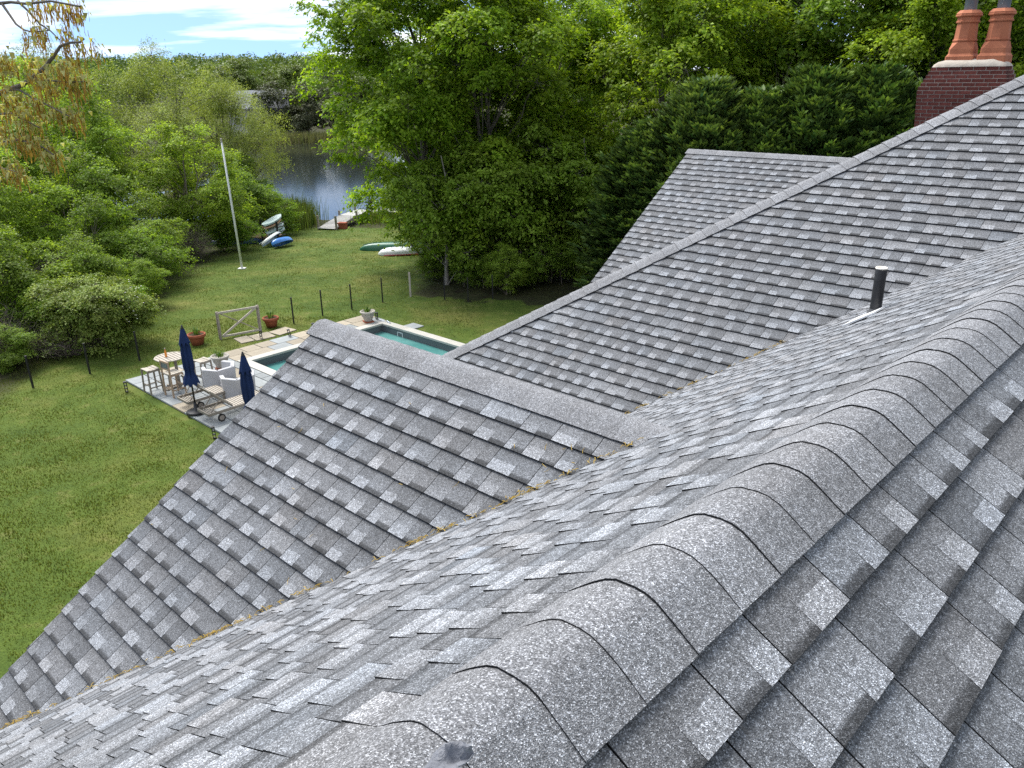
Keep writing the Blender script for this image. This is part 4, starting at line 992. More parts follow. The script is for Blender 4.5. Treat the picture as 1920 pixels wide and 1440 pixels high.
def limb(mb, rng, a, b, r0, r1, sag=.12, n=5, wig=.06, sides=6):
    a = np.array(a, float); b = np.array(b, float); L = np.linalg.norm(b - a); pts = []; rad = []
    for i in range(n + 1):
        t = i / n; p = a + (b - a) * t; p[2] += sag * L * math.sin(math.pi * t); p += rng.normal(0, wig * L * .25, 3) * math.sin(math.pi * t)
        pts.append(tuple(p)); rad.append(r0 + (r1 - r0) * t ** .8)
    mb.tube(pts, rad, sides, False)
def make_tree(name, seed, H, rad, z0, n_lobes, n_clu, n_leaf, size, leafmat, barkmat, trunk_r, lobe_r=1.3, stems=1, aspect=.62, droop=.25, shell=.55, flatc=.45, lean=0, spread=.55, top=.0, twigs=.5):
    """tapered trunk with limbs, and a crown of leaf clumps hung on lobes"""
    rng = np.random.RandomState(seed); mb = MB()
    zc, hz = (z0 + H) / 2, (H - z0) / 2
    # lobes through the crown volume, spaced out
    L = []; tries = 0
    while len(L) < n_lobes and tries < 6000:
        tries += 1; q = rng.normal(0, 1, 3); q /= np.linalg.norm(q); r_ = rng.uniform(.25, 1) ** shell
        p = q * r_ * np.array([rad, rad, hz]) * rng.uniform(.86, 1.1); w = 1 - top * max(0, p[2] / hz); p[:2] *= w; p[2] += zc; p[0] += lean * (p[2] - z0)
        if all(np.linalg.norm((p - l) / np.array([1, 1, .8])) > lobe_r * .62 for l in L): L.append(p)
    L = np.array(L); C = []; O = []; S = []; T = []
    for st in range(stems):
        bx, by = (0, 0) if stems == 1 else (rng.normal(0, .35), rng.normal(0, .35)); ttop = H * rng.uniform(.72, .88); tx, ty = rng.normal(0, rad * .12 * (2 if stems > 1 else 1), 2)
        pts = []; rr = []
        for i in range(8):
            t = i / 7; pts.append((bx + tx * t + lean * ttop * t * .8 + rng.normal(0, .06) * t * 2, by + ty * t + rng.normal(0, .06) * t * 2, ttop * t - .1 * (i == 0))); rr.append(trunk_r * (1.25 if i == 0 else 1) * (1 - .78 * t) / math.sqrt(stems))
        mb.tube(pts, rr, 8, False)
        if st == 0: P0 = np.array(pts)
        else: P0 = np.concatenate([P0, np.array(pts)])
    for l in L:
        k = np.argmin(np.linalg.norm((P0 - (l - np.array([0, 0, .22 * H]))) * np.array([1, 1, .8]), axis=1)); a = P0[k]
        limb(mb, rng, a, l, max(.018, trunk_r * .26 * (1 - a[2] / H)), .012, .05)
        lr = lobe_r * rng.uniform(.65, 1.25); tone = rng.uniform(.82, 1.12)
        q = unit(rng.normal(0, 1, (n_clu, 3)) + np.array([0, 0, .45])); rr_ = rng.uniform(.45, 1.0, (n_clu, 1)) ** .5; c = l + q * rr_ * lr * np.array([1, 1, .72])
        oc = c - np.array([lean * zc, 0, zc]); ow = unit(q * .7 + unit(oc / np.array([rad, rad, hz])) * .6)
        C.append(c); O.append(ow); S.append(np.full(n_clu, spread) * rng.uniform(.7, 1.3, n_clu)); T.append(tone * rng.uniform(.85, 1.15, n_clu))
        for j in range(int(n_clu * twigs)): limb(mb, rng, l, c[j], .012, .004, .02, 2, .05, 3)
    C, O, S, T = map(np.concatenate, (C, O, S, T)); C[:, 2] = np.maximum(C[:, 2], .25)
    crown = leaf_mesh(name + '_crown', [leaves(rng, C, O, n_leaf, S, size, aspect, droop, flatc, T)], leafmat)
    return mb.mesh(name + '_trunk', barkmat, True), crown
def plant(name, meshes, x, y, label, cat='tree', rz=0, s=1.0, sz=None, group=None, z=None, tn='trunk', cn='crown', mat=None):
    t = empty(name, (x, y, tz(x, y) if z is None else z), rz); t.scale = (s, s, sz or s)
    tag(t, label, cat, group); link(tn, meshes[0], t); c_ = link(cn, meshes[1], t)
    return t
# ---- kinds
MA = make_tree('maple', 21, 15.5, 4.6, 1.6, 62, 26, 50, .175, M['maple'], M['bark'], .26, 1.25, spread=.52, droop=.45)
MBk = make_tree('maple_b', 22, 15.0, 4.2, 1.2, 54, 26, 50, .175, M['maple'], M['bark'], .22, 1.2, spread=.50, droop=.45, stems=2)
MC = make_tree('maple_small', 23, 7.2, 2.5, .7, 26, 22, 38, .165, M['lime'], M['bark_pale'], .11, .95, spread=.42, droop=.45)
OD = make_tree('oak_dark', 24, 16.0, 5.2, 4.0, 50, 24, 42, .21, M['maple_dark'], M['bark'], .36, 1.5, spread=.65, droop=.3)
LM = make_tree('lime_tree', 25, 7.4, 3.3, .5, 40, 24, 42, .125, M['lime'], M['twig'], .13, 1.0, stems=3, spread=.44)
TK = make_tree('thicket_tree', 26, 5.4, 2.5, .2, 32, 22, 44, .12, M['thicket'], M['twig'], .09, .9, stems=4, spread=.40)
WL = make_tree('willow', 27, 9.6, 4.4, .8, 56, 22, 44, .125, M['willow'], M['bark'], .24, 1.25, stems=2, aspect=.36, droop=.8, spread=.55, flatc=.7)
BL = make_tree('flowering_bush', 28, 2.7, 1.65, .25, 34, 24, 60, .085, M['bloom'], M['twig'], .05, .62, stems=4, spread=.30)
SH = make_tree('shrub', 29, 2.6, 1.7, .1, 24, 20, 40, .090, M['maple_dark'], M['twig'], .05, .7, stems=4, spread=.33)
FD = make_tree('far_tree', 30, 10.0, 4.0, .6, 30, 14, 26, .34, M['fardark'], M['bark'], .25, 1.5, spread=.75)
FL = make_tree('far_light', 31, 12.0, 5.0, 2.0, 34, 14, 28, .36, M['farleaf'], M['bark'], .25, 1.7, spread=.85)
# bare twiggy bush
def twig_bush(seed, H, r, n, mat):
    rng = np.random.RandomState(seed); mb = MB(); tips = []
    for i in range(n):
        a = rng.uniform(0, 6.28); q = r * math.sqrt(rng.rand()); b = np.array([q * math.cos(a), q * math.sin(a), H * rng.uniform(.45, 1) * (1 - .45 * (q / r) ** 2)]); st = b * np.array([.25, .25, 0]) + rng.normal(0, .08, 3) * [1, 1, 0]
        limb(mb, rng, st, b, .016, .004, .12, 4, .12, 3)
        for j in range(4):
            t_ = rng.uniform(.4, 1); m_ = st + (b - st) * t_; e = m_ + rng.normal(0, .28, 3) + [0, 0, .15]; limb(mb, rng, m_, e, .007, .002, .05, 2, .1, 3); tips.append(e)
    C = np.array(tips)[::3]; lf_ = leaf_mesh('sparse', [leaves(rng, C, unit(C), 6, np.full(len(C), .16), .07)], mat)
    return mb.mesh('twig_bush', M['twig'], False), lf_
TB = twig_bush(33, 2.6, 1.8, 260, M['thicket']); TY = twig_bush(34, 5.5, 2.0, 300, M['willow'])
# cypress: fans of drooping sprays on a cone
def cypress(seed, H, r, n):
    rng = np.random.RandomState(seed); mb = MB(); mb.tube([(0, 0, 0), (0, 0, H * .5), (0, 0, H * .96)], [.2, .12, .03], 8, False)
    u = rng.rand(n) ** .8; z = .3 + u * (H - .5); a = rng.uniform(0, 6.283, n); R_ = r * (1 - u ** 3.4) ** .7 * (1 + .14 * np.sin(a * 5 + z * 1.7) + .10 * np.sin(a * 11 - z * 3.1)) * rng.uniform(.55, 1.04, n)
    C = np.stack([R_ * np.cos(a), R_ * np.sin(a), z], -1); ow = unit(np.stack([np.cos(a), np.sin(a), np.full(n, .35) + u * .8], -1))
    V, Cc = [], []; K = 34; idx = np.repeat(np.arange(n), K); m = len(idx)
    t_ = rng.rand(m); side = rng.normal(0, 1, (m, 3)); d = ow[idx]; perp = unit(np.cross(d, np.array([0, 0, 1.]))); s_ = rng.uniform(-1, 1, m)[:, None]
    L = .62 * rng.uniform(.6, 1.3, n)[idx][:, None]
    base = C[idx] + d * t_[:, None] * L + perp * s_ * (1 - t_[:, None] * .8) * L * .42 + np.array([0, 0, -.10]) * (t_[:, None] ** 2) * L + rng.normal(0, .025, (m, 3))
    dirv = unit(d + perp * s_ * .9 + rng.normal(0, .16, (m, 3)) + np.array([0, 0, -.12])); nrm = unit(np.cross(dirv, perp) + rng.normal(0, .35, (m, 3))); bi = unit(np.cross(nrm, dirv)); l = .25 * rng.uniform(.6, 1.3, (m, 1)); w = l * .17
    v = np.stack([base, base + dirv * l * .5 + bi * w, base + dirv * l, base + dirv * l * .5 - bi * w], 1).reshape(-1, 3)
    br = (rng.uniform(.6, 1.2, n)[idx]) * rng.uniform(.8, 1.2, m) * (.72 + .5 * t_); hue = np.clip(rng.normal(.22, .15, m) + .5 * t_ ** 2 * rng.rand(m), 0, 1)
    col = np.repeat(np.stack([br, hue, np.zeros(m)], -1), 4, 0)
    return mb.mesh('cypress_trunk', M['bark'], True), np_mesh('cypress_crown', v, np.arange(len(v)).reshape(-1, 4), col, M['cypress'])
CY_ = cypress(35, 8.2, 2.45, 2600)

# ---- the maples right of the lawn
G1 = 'maples at the right edge of the lawn'
plant('maple_tree', MA, -3.7, 39.0, 'tall bright green maple overhanging the pond, first right of the open sky', rz=.4, group=G1)
plant('maple_tree', MBk, -.6, 37.6, 'tall twin-stemmed maple in the middle of the lawn-edge group', rz=1.9, group=G1)
plant('maple_tree', MA, 1.6, 43.0, 'tall maple standing behind the lawn-edge group, left of the hedge', rz=3.6, s=.92, group=G1)
plant('maple_tree', MBk, -3.0, 45.5, 'maple behind the first tall maple, its boughs low over the canoe', rz=4.4, s=.86, group=G1)
plant('maple_sapling', MC, -2.9, 36.0, 'yellow-green young maple at the lawn edge above the brown fence post', rz=.7, s=.92)
plant('maple_sapling', MC, 1.75, 38.4, 'slender pale-trunked young maple above the roof valley of the far wing', rz=2.5, s=.86)
plant('maple_sapling', MC, -3.9, 41.6, 'low young maple with boughs hanging over the white dinghy', rz=5.2, s=.8)
plant('maple_sapling', MC, -.9, 36.4, 'young maple in front of the twin-stemmed maple, right of the yellow-green one', rz=3.4, s=.95)
plant('maple_sapling', MC, 3.3, 37.6, 'young maple beside the cypress end of the hedge', rz=1.2, s=1.0)
plant('maple_sapling', MC, .7, 37.2, 'taller young maple in front of the middle maple trunk', rz=4.6, s=1.12)
G2 = 'undergrowth below the maples'
for (x, y, s_, rz_, lb) in ((-1.6, 35.6, .62, .3, 'dark shrub under the maples behind the left black fence post'), (.2, 35.3, .72, 1.4, 'dark shrub under the maples behind the right black fence post'), (1.9, 36.2, .9, 2.2, 'wide dark shrub below the pale-trunked young maple'), (3.6, 36.4, .95, 3.7, 'dark shrub in front of the far wing gable end'),
        (-3.4, 37.6, .7, 4.3, 'dark shrub under the first tall maple'), (4.4, 37.5, .8, 5.5, 'dark shrub at the foot of the cypress hedge end'), (-.4, 38.6, .9, .9, 'shaded shrub deep under the middle maple'), (2.6, 40.2, .9, 2.9, 'shaded shrub behind the pale-trunked young maple')):
    plant('shrub', SH, x, y, lb, 'shrub', rz_, s_, group=G2, tn='stems', cn='foliage')
plant('bright_shrub', LM, -.1, 33.9, 'bright lime green shrub at the lawn edge beside the hip roof', 'shrub', 1.0, .30, tn='stems', cn='foliage')
# tree by the inlet and more behind
plant('inlet_tree', OD, 5.9, 62.0, 'dark-trunked tall tree at the inlet seen between maples and hedge', rz=.6, s=1.0)
G3 = 'trees behind the cypress hedge'
for (x, y, s_, rz_, k, lb) in ((7.6, 39.5, 1.0, 2.0, MA, 'bright maple rising behind the left part of the hedge'), (11.6, 44.5, 1.05, 1.1, OD, 'dark tree behind the hedge, left of the leaning trunk'), (15.2, 41.5, 1.08, 4.0, OD, 'dark oak with a leaning trunk behind the hedge middle'), (17.2, 36.5, .92, 5.4, MBk, 'bright green maple behind the hedge, left of the chimney'),
        (21.5, 39.5, 1.05, .2, OD, 'dark oak behind the chimney pots'), (24.5, 36.0, 1.0, 3.1, MA, 'maple right of the chimney at the photo corner'), (28.0, 46.0, 1.1, 4.6, OD, 'dark oak far behind, at the right photo corner')  ):
    plant('background_tree', k, x, y, lb, rz=rz_, s=s_, group=G3)
plant('bare_tree', TY, 12.2, 36.4, 'half bare twiggy tree with sparse yellow leaves above the hedge', rz=.4, s=1.0, z=4.6 if False else None, sz=1.75)
G4 = 'cypress hedge behind the far wing'
for i, (x, y, s_, lb) in enumerate(((5.6, 31.6, .92, 'dark cypress at the left end of the hedge, beside the inlet view'), (7.3, 30.8, 1.0, 'second cypress from the left end of the hedge'), (9.2, 30.4, .98, 'third cypress from the left end of the hedge'), (11.0, 30.1, 1.02, 'fourth cypress from the left end of the hedge'), (12.9, 29.8, 1.03, 'fifth cypress from the left end of the hedge'), (14.8, 29.4, 1.0, 'cypress at the right end of the hedge, next to the chimney'))):
    plant('cypress_tree', CY_, x, y, lb, rz=i * 1.3, s=s_, sz=s_ * [.93, 1.02, 1.0, 1.04, 1.03, 1.0][i], group=G4)
# ---- thicket left of the lawn
plant('flowering_bush', BL, -14.75, 27.6, 'rounded bush with pale blossoms at the left fence line', 'bush', .2, 1.0, tn='stems', cn='foliage')
rngf = np.random.RandomState(3); g = MB()
for k in range(60):
    a_ = rngf.uniform(-.6, 1.4); p = Vector((-14.75 + 1.72 * math.cos(a_ - .4) * rngf.uniform(.8, 1.02), 27.6 + 1.7 * math.sin(a_ - .4) * rngf.uniform(.8, 1.0), rngf.uniform(1.1, 2.2))); g.box(p, (.035, .035, .02), Matrix.Rotation(rngf.uniform(0, 3), 3, 'Z'))
fo = g.build('blossom', M['flower']); fo.parent = [o for o in bpy.data.objects if o.name.startswith('flowering_bush')][0]; fo.matrix_parent_inverse = Matrix.Translation((14.75, -27.6, -tz(-14.75, 27.6))) @ Matrix.Rotation(0, 4, 'Z'); 
G5 = 'thicket along the left side of the lawn'
for (n_, k, x, y, s_, sz_, rz_, lb) in (
    ('thicket_tree', TK, -18.6, 29.5, .85, .80, .3, 'green thicket tree behind the rounded bush at the photo edge'),
    ('thicket_tree', TK, -16.9, 31.6, .62, .62, 1.2, 'low green thicket tree behind the right end of the rounded bush'),
    ('bright_tree', LM, -21.6, 33.5, .9, .92, 2.2, 'bright green bushy tree at the left photo edge below the oak branches'),
    ('thicket_tree', TK, -18.7, 35.6, .80, .78, 3.3, 'dark green thicket tree, second along the lawn from the rounded bush'),
    ('thicket_tree', TK, -17.9, 39.8, .78, .72, 4.2, 'leafy thicket tree left of the flagpole foot'),
    ('lime_tree', LM, -18.4, 46.2, 1.02, .98, 5.1, 'bright yellow-green tree directly left of the flagpole top'),
    ('thicket_tree', TK, -17.2, 52.8, .95, .90, .8, 'dark green tree over the shaded canoe'),
    ('thicket_tree', TK, -21.5, 40.5, 1.1, 1.15, 1.7, 'green thicket tree in the middle of the left wood'),
    ('lime_tree', LM, -24.0, 45.0, 1.2, 1.3, 2.9, 'yellow-green tree in the middle of the left wood'),
    ('lime_tree', LM, -27.5, 40.0, 1.2, 1.35, .2, 'yellow-green tree at the left photo edge, beyond the oak branches'),
    ('willow_tree', WL, -24.6, 60.0, 1.1, 1.27, .5, 'pale yellow-green willow with a round top below the hills'),
    ('willow_tree', WL, -20.6, 62.5, .95, 1.12, 2.6, 'pale weeping willow leaning over the pond edge'),
    ('willow_tree', WL, -31.0, 57.0, 1.1, 1.28, 4.1, 'pale willow left of the round-topped willow'),
    ('thicket_tree', TK, -19.4, 58.6, 1.0, .95, 3.8, 'dark green tree at the pond shore below the weeping willow'),
    ('background_tree', MBk, -36.0, 52.0, .72, .70, 1.4, 'tall green tree far left beyond the thicket'),
    ('background_tree', OD, -43.0, 60.0, .72, .66, 3.0, 'dark tree far left against the hills'),
    ('lime_tree', LM, -29.5, 49.0, 1.3, 1.5, 5.8, 'yellow-green tree left of the round-topped willow, nearer the lawn')):
    plant(n_, k, x, y, lb, 'tree', rz_, s_, sz_, group=G5)
for (n_, k, x, y, s_, sz_, rz_, lb) in (
    ('bare_bush', TB, -18.6, 33.2, 1.0, 1.1, .3, 'bare brown twiggy bush in the middle of the left thicket'), ('bare_bush', TB, -17.6, 26.4, .9, .75, 1.3, 'bare brown brush at the left photo edge behind the first fence post'), ('bare_bush', TB, -15.6, 26.9, .8, .45, 2.3, 'tangle of bare stems under the rounded bush'), ('bare_bush', TB, -17.4, 43.3, .8, .85, 3.2, 'bare stems at the lawn edge left of the flagpole'),
    ('low_shrub', SH, -17.2, 28.3, .9, .85, .5, 'dark low shrub behind the rounded bush'), ('low_shrub', SH, -15.6, 30.3, .75, .7, 1.6, 'dark low shrub right behind the rounded bush'), ('low_shrub', SH, -16.6, 36.6, 1.0, 1.0, 2.7, 'dark low shrub at the lawn edge, midway to the flagpole'), ('low_shrub', SH, -16.7, 48.0, .9, .8, 3.9, 'dark low shrub beside the shaded canoe'), ('low_shrub', SH, -16.4, 54.6, 1.1, 1.0, 5.0, 'dark low shrub behind the board rack'),
    ('lime_shrub', LM, -15.5, 33.0, .33, .28, 2.0, 'bright yellow-green low shrub at the lawn edge right of the rounded bush'), ('low_shrub', TK, -16.9, 25.4, .38, .28, 2.0, 'low leafy brush behind the first fence post'), ('low_shrub', TK, -19.2, 26.4, .6, .55, 4.0, 'leafy brush at the left photo edge')):
    plant(n_, k, x, y, lb, 'shrub', rz_, s_, sz_, group=G5, tn='stems', cn='foliage')
# ---- reeds at the shore, dry marsh grass across the inlet
def blades(name, seed, spots, mat, hmin, hmax, w):
    rng = np.random.RandomState(seed); V = []; Cc = []
    for (x, y, rx, ry, n, hs) in spots:
        X = x + rng.normal(0, rx * .5, n); Y = y + rng.normal(0, ry * .5, n); Zb = terrain(X, Y); Hh = rng.uniform(hmin, hmax, n) * hs; an = rng.uniform(0, 6.28, n); la = rng.uniform(0, 6.28, n); ln = rng.uniform(.02, .28, n) * Hh
        ww = w * rng.uniform(.6, 1.4, n); d = np.stack([np.cos(an) * ww, np.sin(an) * ww, np.zeros(n)], -1); b_ = np.stack([X, Y, Zb - .1], -1); m_ = b_ + np.stack([np.cos(la) * ln * .3, np.sin(la) * ln * .3, Hh * .6], -1); e = b_ + np.stack([np.cos(la) * ln, np.sin(la) * ln, Hh], -1)
        V.append(np.stack([b_ - d, b_ + d, m_ + d * .8, m_ - d * .8, m_ - d * .8, m_ + d * .8, e + d * .1, e - d * .1], 1).reshape(-1, 3)); Cc.append(np.repeat(np.stack([rng.uniform(.6, 1.25, n), rng.rand(n), np.zeros(n)], -1), 8, 0))
    v = np.concatenate(V); c = np.concatenate(Cc); o = link(name, np_mesh(name, v, np.arange(len(v)).reshape(-1, 4), c, mat)); tag(o, kind='stuff'); return o
blades('reeds', 41, [(-16.6, 58.4, 1.8, 2.0, 2400, 1.0), (-16.0, 60.4, 1.3, 1.6, 1300, 1.0), (-17.6, 61.5, 2.4, 2.6, 1800, 1.1), (-9.4, 62.0, 2.2, 1.5, 1100, .55), (-6.5, 64.0, 3.2, 2.2, 1500, .8)], M['reed'], 1.1, 2.1, .022)
blades('marsh_grass', 42, [(9.5, 76, 5, 4, 2600, 1.0), (7, 72, 4, 4, 1800, .9), (9, 103, 8, 4, 2600, 1.4), (-33, 141, 14, 2.2, 4200, 1.2), (-18, 138, 8, 2.5, 2000, 1.2), (6.6, 46, 2.5, 5, 1300, .6), (8.5, 56, 4, 6, 1800, .6)], M['dry'], .7, 1.5, .05)
# ---- far shore
G6 = 'trees on the far shore of the pond'
for (x, y, s_, rz_, k, lb) in ((-40.5, 150.0, .92, .5, FD, 'dark spreading tree on the far shore beside the grey roofed house'), (-35.0, 148.0, .92, 2.2, FD, 'dark spreading tree in the middle of the far shore'), (-29.0, 149.0, .88, 4.0, FD, 'dark tree on the far shore next to the maple boughs'), (-44.0, 172.0, .9, 1.0, FL, 'round green tree behind the far shore house'), (-33.0, 175.0, .92, 3.0, FL, 'round green tree behind the dark shore trees'), (-24.0, 152.0, .78, 5.0, FL, 'green tree on the far shore behind the maple boughs'), (-53.0, 168.0, 1.0, 2.0, FL, 'green tree left of the far shore house')):
    plant('far_tree', k, x, y, lb, rz=rz_, s=s_, group=G6)
fh = empty('far_house', (-45.0, 153.0, tz(-45.0, 153.0)), R(18)); tag(fh, 'far house with grey roof and white trim across the pond', 'house')
M['farroof'] = plain('far_roof', (.30, .31, .33), (.24, .25, .27), 2, .85, .2); M['farwall'] = plain('far_wall', (.42, .42, .41), (.34, .34, .34), 2, .85, .2)
MB().box((0, 0, 2.2), (10, 7, 4.6)).build('wall', M['farwall'], fh)
g = MB(); g.add([(-5.4, -3.9, 4.4), (5.4, -3.9, 4.4), (5.4, 3.9, 4.4), (-5.4, 3.9, 4.4), (-5.4, 0, 7.4), (5.4, 0, 7.4)], [(0, 1, 5, 4), (2, 3, 4, 5), (0, 4, 3), (1, 2, 5), (0, 3, 2, 1)]); rf = g.build('roof', M['farroof'], fh)
g = MB(); g.add([(-1.8, -4.6, 4.4), (1.8, -4.6, 4.4), (0, -4.6, 6.2), (-1.8, -1.2, 4.4), (1.8, -1.2, 4.4), (0, -1.2, 6.2)], [(0, 1, 2), (0, 2, 5, 3), (1, 4, 5, 2), (0, 3, 4, 1)]); g.build('gable', M['farwall'], fh)
for sx in (-1, 1): MB().bar((sx * 2.0, -4.66, 4.25), (0, -4.66, 6.3), .12, .2, up=(0, 1, 0)).build('rake_board', M['trim'], fh)
for xx in (-3.6, -1.9, 1.9, 3.6):
    w_ = MB().box((xx, -3.53, 2.4), (.9, .08, 1.4)).build('window', M['trim'], fh); MB().box((xx, -3.58, 2.4), (.72, .04, 1.2)).build('pane', M['black'], w_)
# far wooded hills: one mass
def far_wood():
    rng = np.random.RandomState(50); n = 1300; X = rng.uniform(-330, 120, n); Y = 165 + (rng.rand(n) ** .75) * 360
    ok = (X > -.78 * Y) & (X < .2 * Y) & ~((X > -62) & (X < -10) & (Y < 178)); X, Y = X[ok], Y[ok]; n = len(X); Zb = terrain(X, Y); Hh = rng.uniform(7, 13, n); r_ = rng.uniform(3.6, 6.6, n)
    K = 260; idx = np.repeat(np.arange(n), K); q = unit(rng.normal(0, 1, (n * K, 3)) + np.array([0, 0, .35])); lump = 1 + .22 * np.sin(q[:, 0] * 7 + idx) * np.sin(q[:, 1] * 6 + idx * 2)
    c = np.stack([X[idx], Y[idx], Zb[idx] + Hh[idx] * .55], -1) + q * np.stack([r_[idx], r_[idx], Hh[idx] * .45], -1) * (lump * rng.uniform(.8, 1.03, n * K))[:, None]
    nrm = unit(q + rng.normal(0, .5, (n * K, 3))); tan = unit(np.cross(nrm, rng.normal(0, 1, (n * K, 3)))); bi = np.cross(nrm, tan); L = rng.uniform(.28, .62, (n * K, 1))
    v = np.stack([c - tan * L, c + bi * L * .7, c + tan * L, c - bi * L * .7], 1).reshape(-1, 3)
    col = np.repeat(np.stack([rng.uniform(.75, 1.15, n)[idx] * rng.uniform(.75, 1.25, n * K), np.clip(rng.normal(.4, .28, n), 0, 1)[idx], np.zeros(n * K)], -1), 4, 0)
    o = link('far_wood', np_mesh('far_wood', v, np.arange(len(v)).reshape(-1, 4), col, M['farleaf'])); tag(o, kind='stuff')
    # low scrub that closes the gaps between the left trees and the hills
far_wood()

OAKB = [[(-6.016, 6.921, 8.592), (-5.18, 7.03, 9.15), (-4.541, 7.057, 9.496), (-4.133, 6.978, 9.568), (-3.903, 6.869, 9.564), (-3.82, 6.871, 9.571), (-3.637, 6.755, 9.548), (-3.398, 6.651, 9.555), (-3.153, 6.58, 9.51)], [(-3.891, 6.869, 9.564), (-3.752, 6.755, 9.409), (-3.661, 6.684, 9.363), (-3.601, 6.677, 9.347), (-3.442, 6.626, 9.353)], [(-3.767, 6.874, 9.577), (-3.698, 6.85, 9.515), (-3.568, 6.754, 9.406), (-3.459, 6.679, 9.352), (-3.391, 6.654, 9.287)], [(-5.752, 6.967, 7.881), (-4.95, 7.002, 8.526), (-4.278, 6.912, 8.845), (-3.977, 6.841, 8.939), (-3.84, 6.799, 8.969), (-3.725, 6.765, 9.019), (-3.59, 6.743, 9.102), (-3.49, 6.72, 9.181), (-3.443, 6.745, 9.246), (-3.346, 6.701, 9.269), (-3.237, 6.647, 9.269), (-3.204, 6.657, 9.295)], [(-3.977, 6.841, 8.939), (-3.862, 6.787, 8.938), (-3.748, 6.715, 8.891), (-3.526, 6.577, 8.813), (-3.328, 6.444, 8.746)], [(-3.725, 6.765, 9.019), (-3.55, 6.704, 9.001), (-3.399, 6.645, 8.987), (-3.236, 6.592, 8.989)], [(-4.95, 7.002, 8.526), (-4.438, 6.887, 8.505), (-4.111, 6.792, 8.537), (-3.899, 6.696, 8.565), (-3.651, 6.569, 8.514), (-3.54, 6.495, 8.463)], [(-4.438, 6.887, 8.505), (-4.201, 6.727, 8.369), (-4.019, 6.662, 8.339), (-3.925, 6.604, 8.328)], [(-4.278, 6.912, 8.845), (-4.119, 6.822, 8.753), (-3.959, 6.773, 8.764), (-3.731, 6.636, 8.687), (-3.669, 6.624, 8.655)]]
OAKC = [(-3.596, 6.742, 9.521, 0), (-3.666, 7.026, 9.564, 0), (-3.578, 6.99, 9.553, 0), (-3.408, 6.796, 9.544, 0), (-3.389, 6.883, 9.535, 0), (-3.331, 6.852, 9.502, 0), (-3.327, 6.939, 9.53, 0), (-3.691, 6.937, 9.391, 0), (-3.51, 6.649, 9.322, 0), (-3.577, 6.625, 9.322, 0), (-3.482, 6.949, 9.376, 0), (-3.406, 6.76, 9.28, 0), (-3.344, 6.876, 9.259, 0), (-3.123, 6.583, 9.24, 0), (-3.881, 6.723, 9.172, 1), (-3.892, 6.812, 9.135, 1), (-3.859, 6.612, 9.094, 1), (-3.779, 6.896, 9.134, 1), (-3.699, 6.864, 9.093, 1), (-3.559, 6.518, 9.044, 1), (-3.379, 6.541, 9.109, 1), (-3.439, 6.724, 9.08, 1), (-3.451, 6.904, 9.16, 1), (-3.616, 6.73, 8.975, 1), (-3.525, 6.657, 8.947, 1), (-3.385, 6.652, 9.01, 1), (-3.225, 6.604, 8.993, 1), (-3.635, 6.63, 8.871, 1), (-3.626, 6.687, 8.81, 1), (-3.743, 6.716, 8.827, 1), (-3.491, 6.593, 8.765, 1), (-3.407, 6.588, 8.756, 1), (-3.347, 6.583, 8.755, 1), (-3.886, 6.697, 8.814, 1), (-3.914, 6.676, 8.926, 1), (-3.727, 6.513, 8.764, 1), (-3.79, 6.787, 8.68, 1), (-3.627, 6.606, 8.486, 1), (-3.602, 6.616, 8.428, 1), (-3.835, 6.437, 8.409, 1), (-4.079, 6.705, 8.319, 1), (-3.948, 6.653, 8.314, 1), (-3.645, 6.478, 8.577, 1), (-3.872, 6.557, 8.575, 1), (-4.022, 6.733, 8.654, 1), (-3.833, 6.716, 8.62, 1), (-4.084, 6.867, 8.791, 1), (-3.335, 6.648, 9.002, 1), (-3.939, 6.858, 8.87, 1), (-3.848, 6.67, 8.542, 1)]

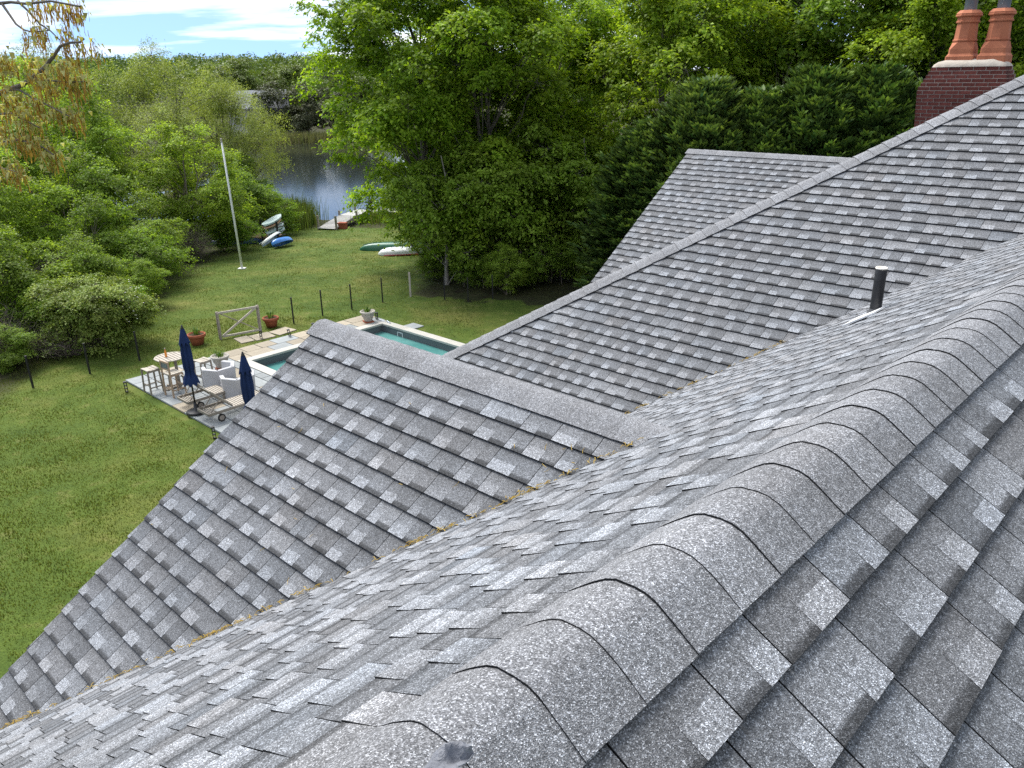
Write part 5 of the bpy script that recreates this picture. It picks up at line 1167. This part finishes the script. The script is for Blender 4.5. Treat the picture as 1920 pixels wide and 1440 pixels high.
# ================================================================== oak whose boughs reach in beside the house
OK_ = np.random.RandomState(61)
oak = empty('oak_tree', (-10.2, 4.2, 0)); tag(oak, 'oak boughs with hanging catkins and pale young leaves at the upper left corner', 'tree')
base = np.array([-10.2, 4.2, 0])
mb = MB(); mb.tube([tuple(np.array(p) - base) for p in ((-10.2, 4.2, -.1), (-10.1, 4.3, 3), (-10.0, 4.5, 7), (-9.6, 4.6, 10.5), (-9.5, 4.4, 14))], [.42, .33, .27, .18, .06], 10, False)
for k, b_ in enumerate(OAKB):
    pts = [tuple(np.array(p) - base) for p in b_]
    r0 = {0: .022, 3: .026, 6: .016}.get(k, .0085)
    if k in (0, 3): pts = [tuple(np.array((-9.9, 4.5, 8.0 if k == 3 else 9.2)) - base)] + pts
    rad_ = [r0 * (1 - .8 * (i / (len(pts) - 1)) ** .8) + .0022 for i in range(len(pts))]
    mb.tube(pts, rad_, 7, False)
mb.build('trunk', M['bark'], oak, True)
V, Cc, V2, C2 = [], [], [], []
for (x, y, z, yl) in OAKC:
    c = np.array([x, y, z]) - base
    mb2 = None
    nl = OK_.randint(16, 28) if yl else OK_.randint(6, 11)
    for i in range(nl):
        a_ = OK_.uniform(0, 6.283); out_ = np.array([math.cos(a_), math.sin(a_), 0]); L = OK_.uniform(.045, .085)
        p0 = c + OK_.normal(0, .04, 3); d0 = unit(out_ * .8 + np.array([0, 0, .15])); d1 = unit(out_ * .5 + np.array([0, 0, -1.0])); p1 = p0 + d0 * L * .45; p2 = p1 + d1 * L * .65; s_ = np.cross(d0 + d1, np.array([0, 0, 1.])); s_ = unit(s_ + 1e-6) * L * .24
        V += [p0, p1 + s_, p1 - s_ * 0 + d0 * L * .05, p1 - s_, p1 + s_, p2, p1 - s_, p1 + d0 * L * .05]
        br_ = OK_.uniform(.7, 1.25); Cc += [(br_, OK_.rand(), 0)] * 8
    for i in range(OK_.randint(14, 26)):
        p = c + OK_.normal(0, .032, 3); L = OK_.uniform(.06, .15); w_ = OK_.uniform(.0022, .0038); a_ = OK_.uniform(0, 6.28); s_ = np.array([math.cos(a_), math.sin(a_), 0]) * w_; prev = p; br_ = OK_.uniform(.6, 1.25); hu = OK_.rand() * (.8 if yl else .45)
        for q in range(4):
            nx_ = prev + np.array([OK_.normal(0, .006), OK_.normal(0, .006), -L / 4]); k_ = 1.5 if q % 2 else .9
            V2 += [prev - s_ * k_, prev + s_ * k_, nx_ + s_, nx_ - s_]; C2 += [(br_ * OK_.uniform(.8, 1.2), hu, 0)] * 4; prev = nx_
V, V2 = np.array(V), np.array(V2)
link('foliage', np_mesh('foliage', V, np.arange(len(V)).reshape(-1, 4), np.array(Cc), M['oakyoung']), oak)
link('catkins', np_mesh('catkins', V2, np.arange(len(V2)).reshape(-1, 4), np.array(C2), M['oakcat']), oak)
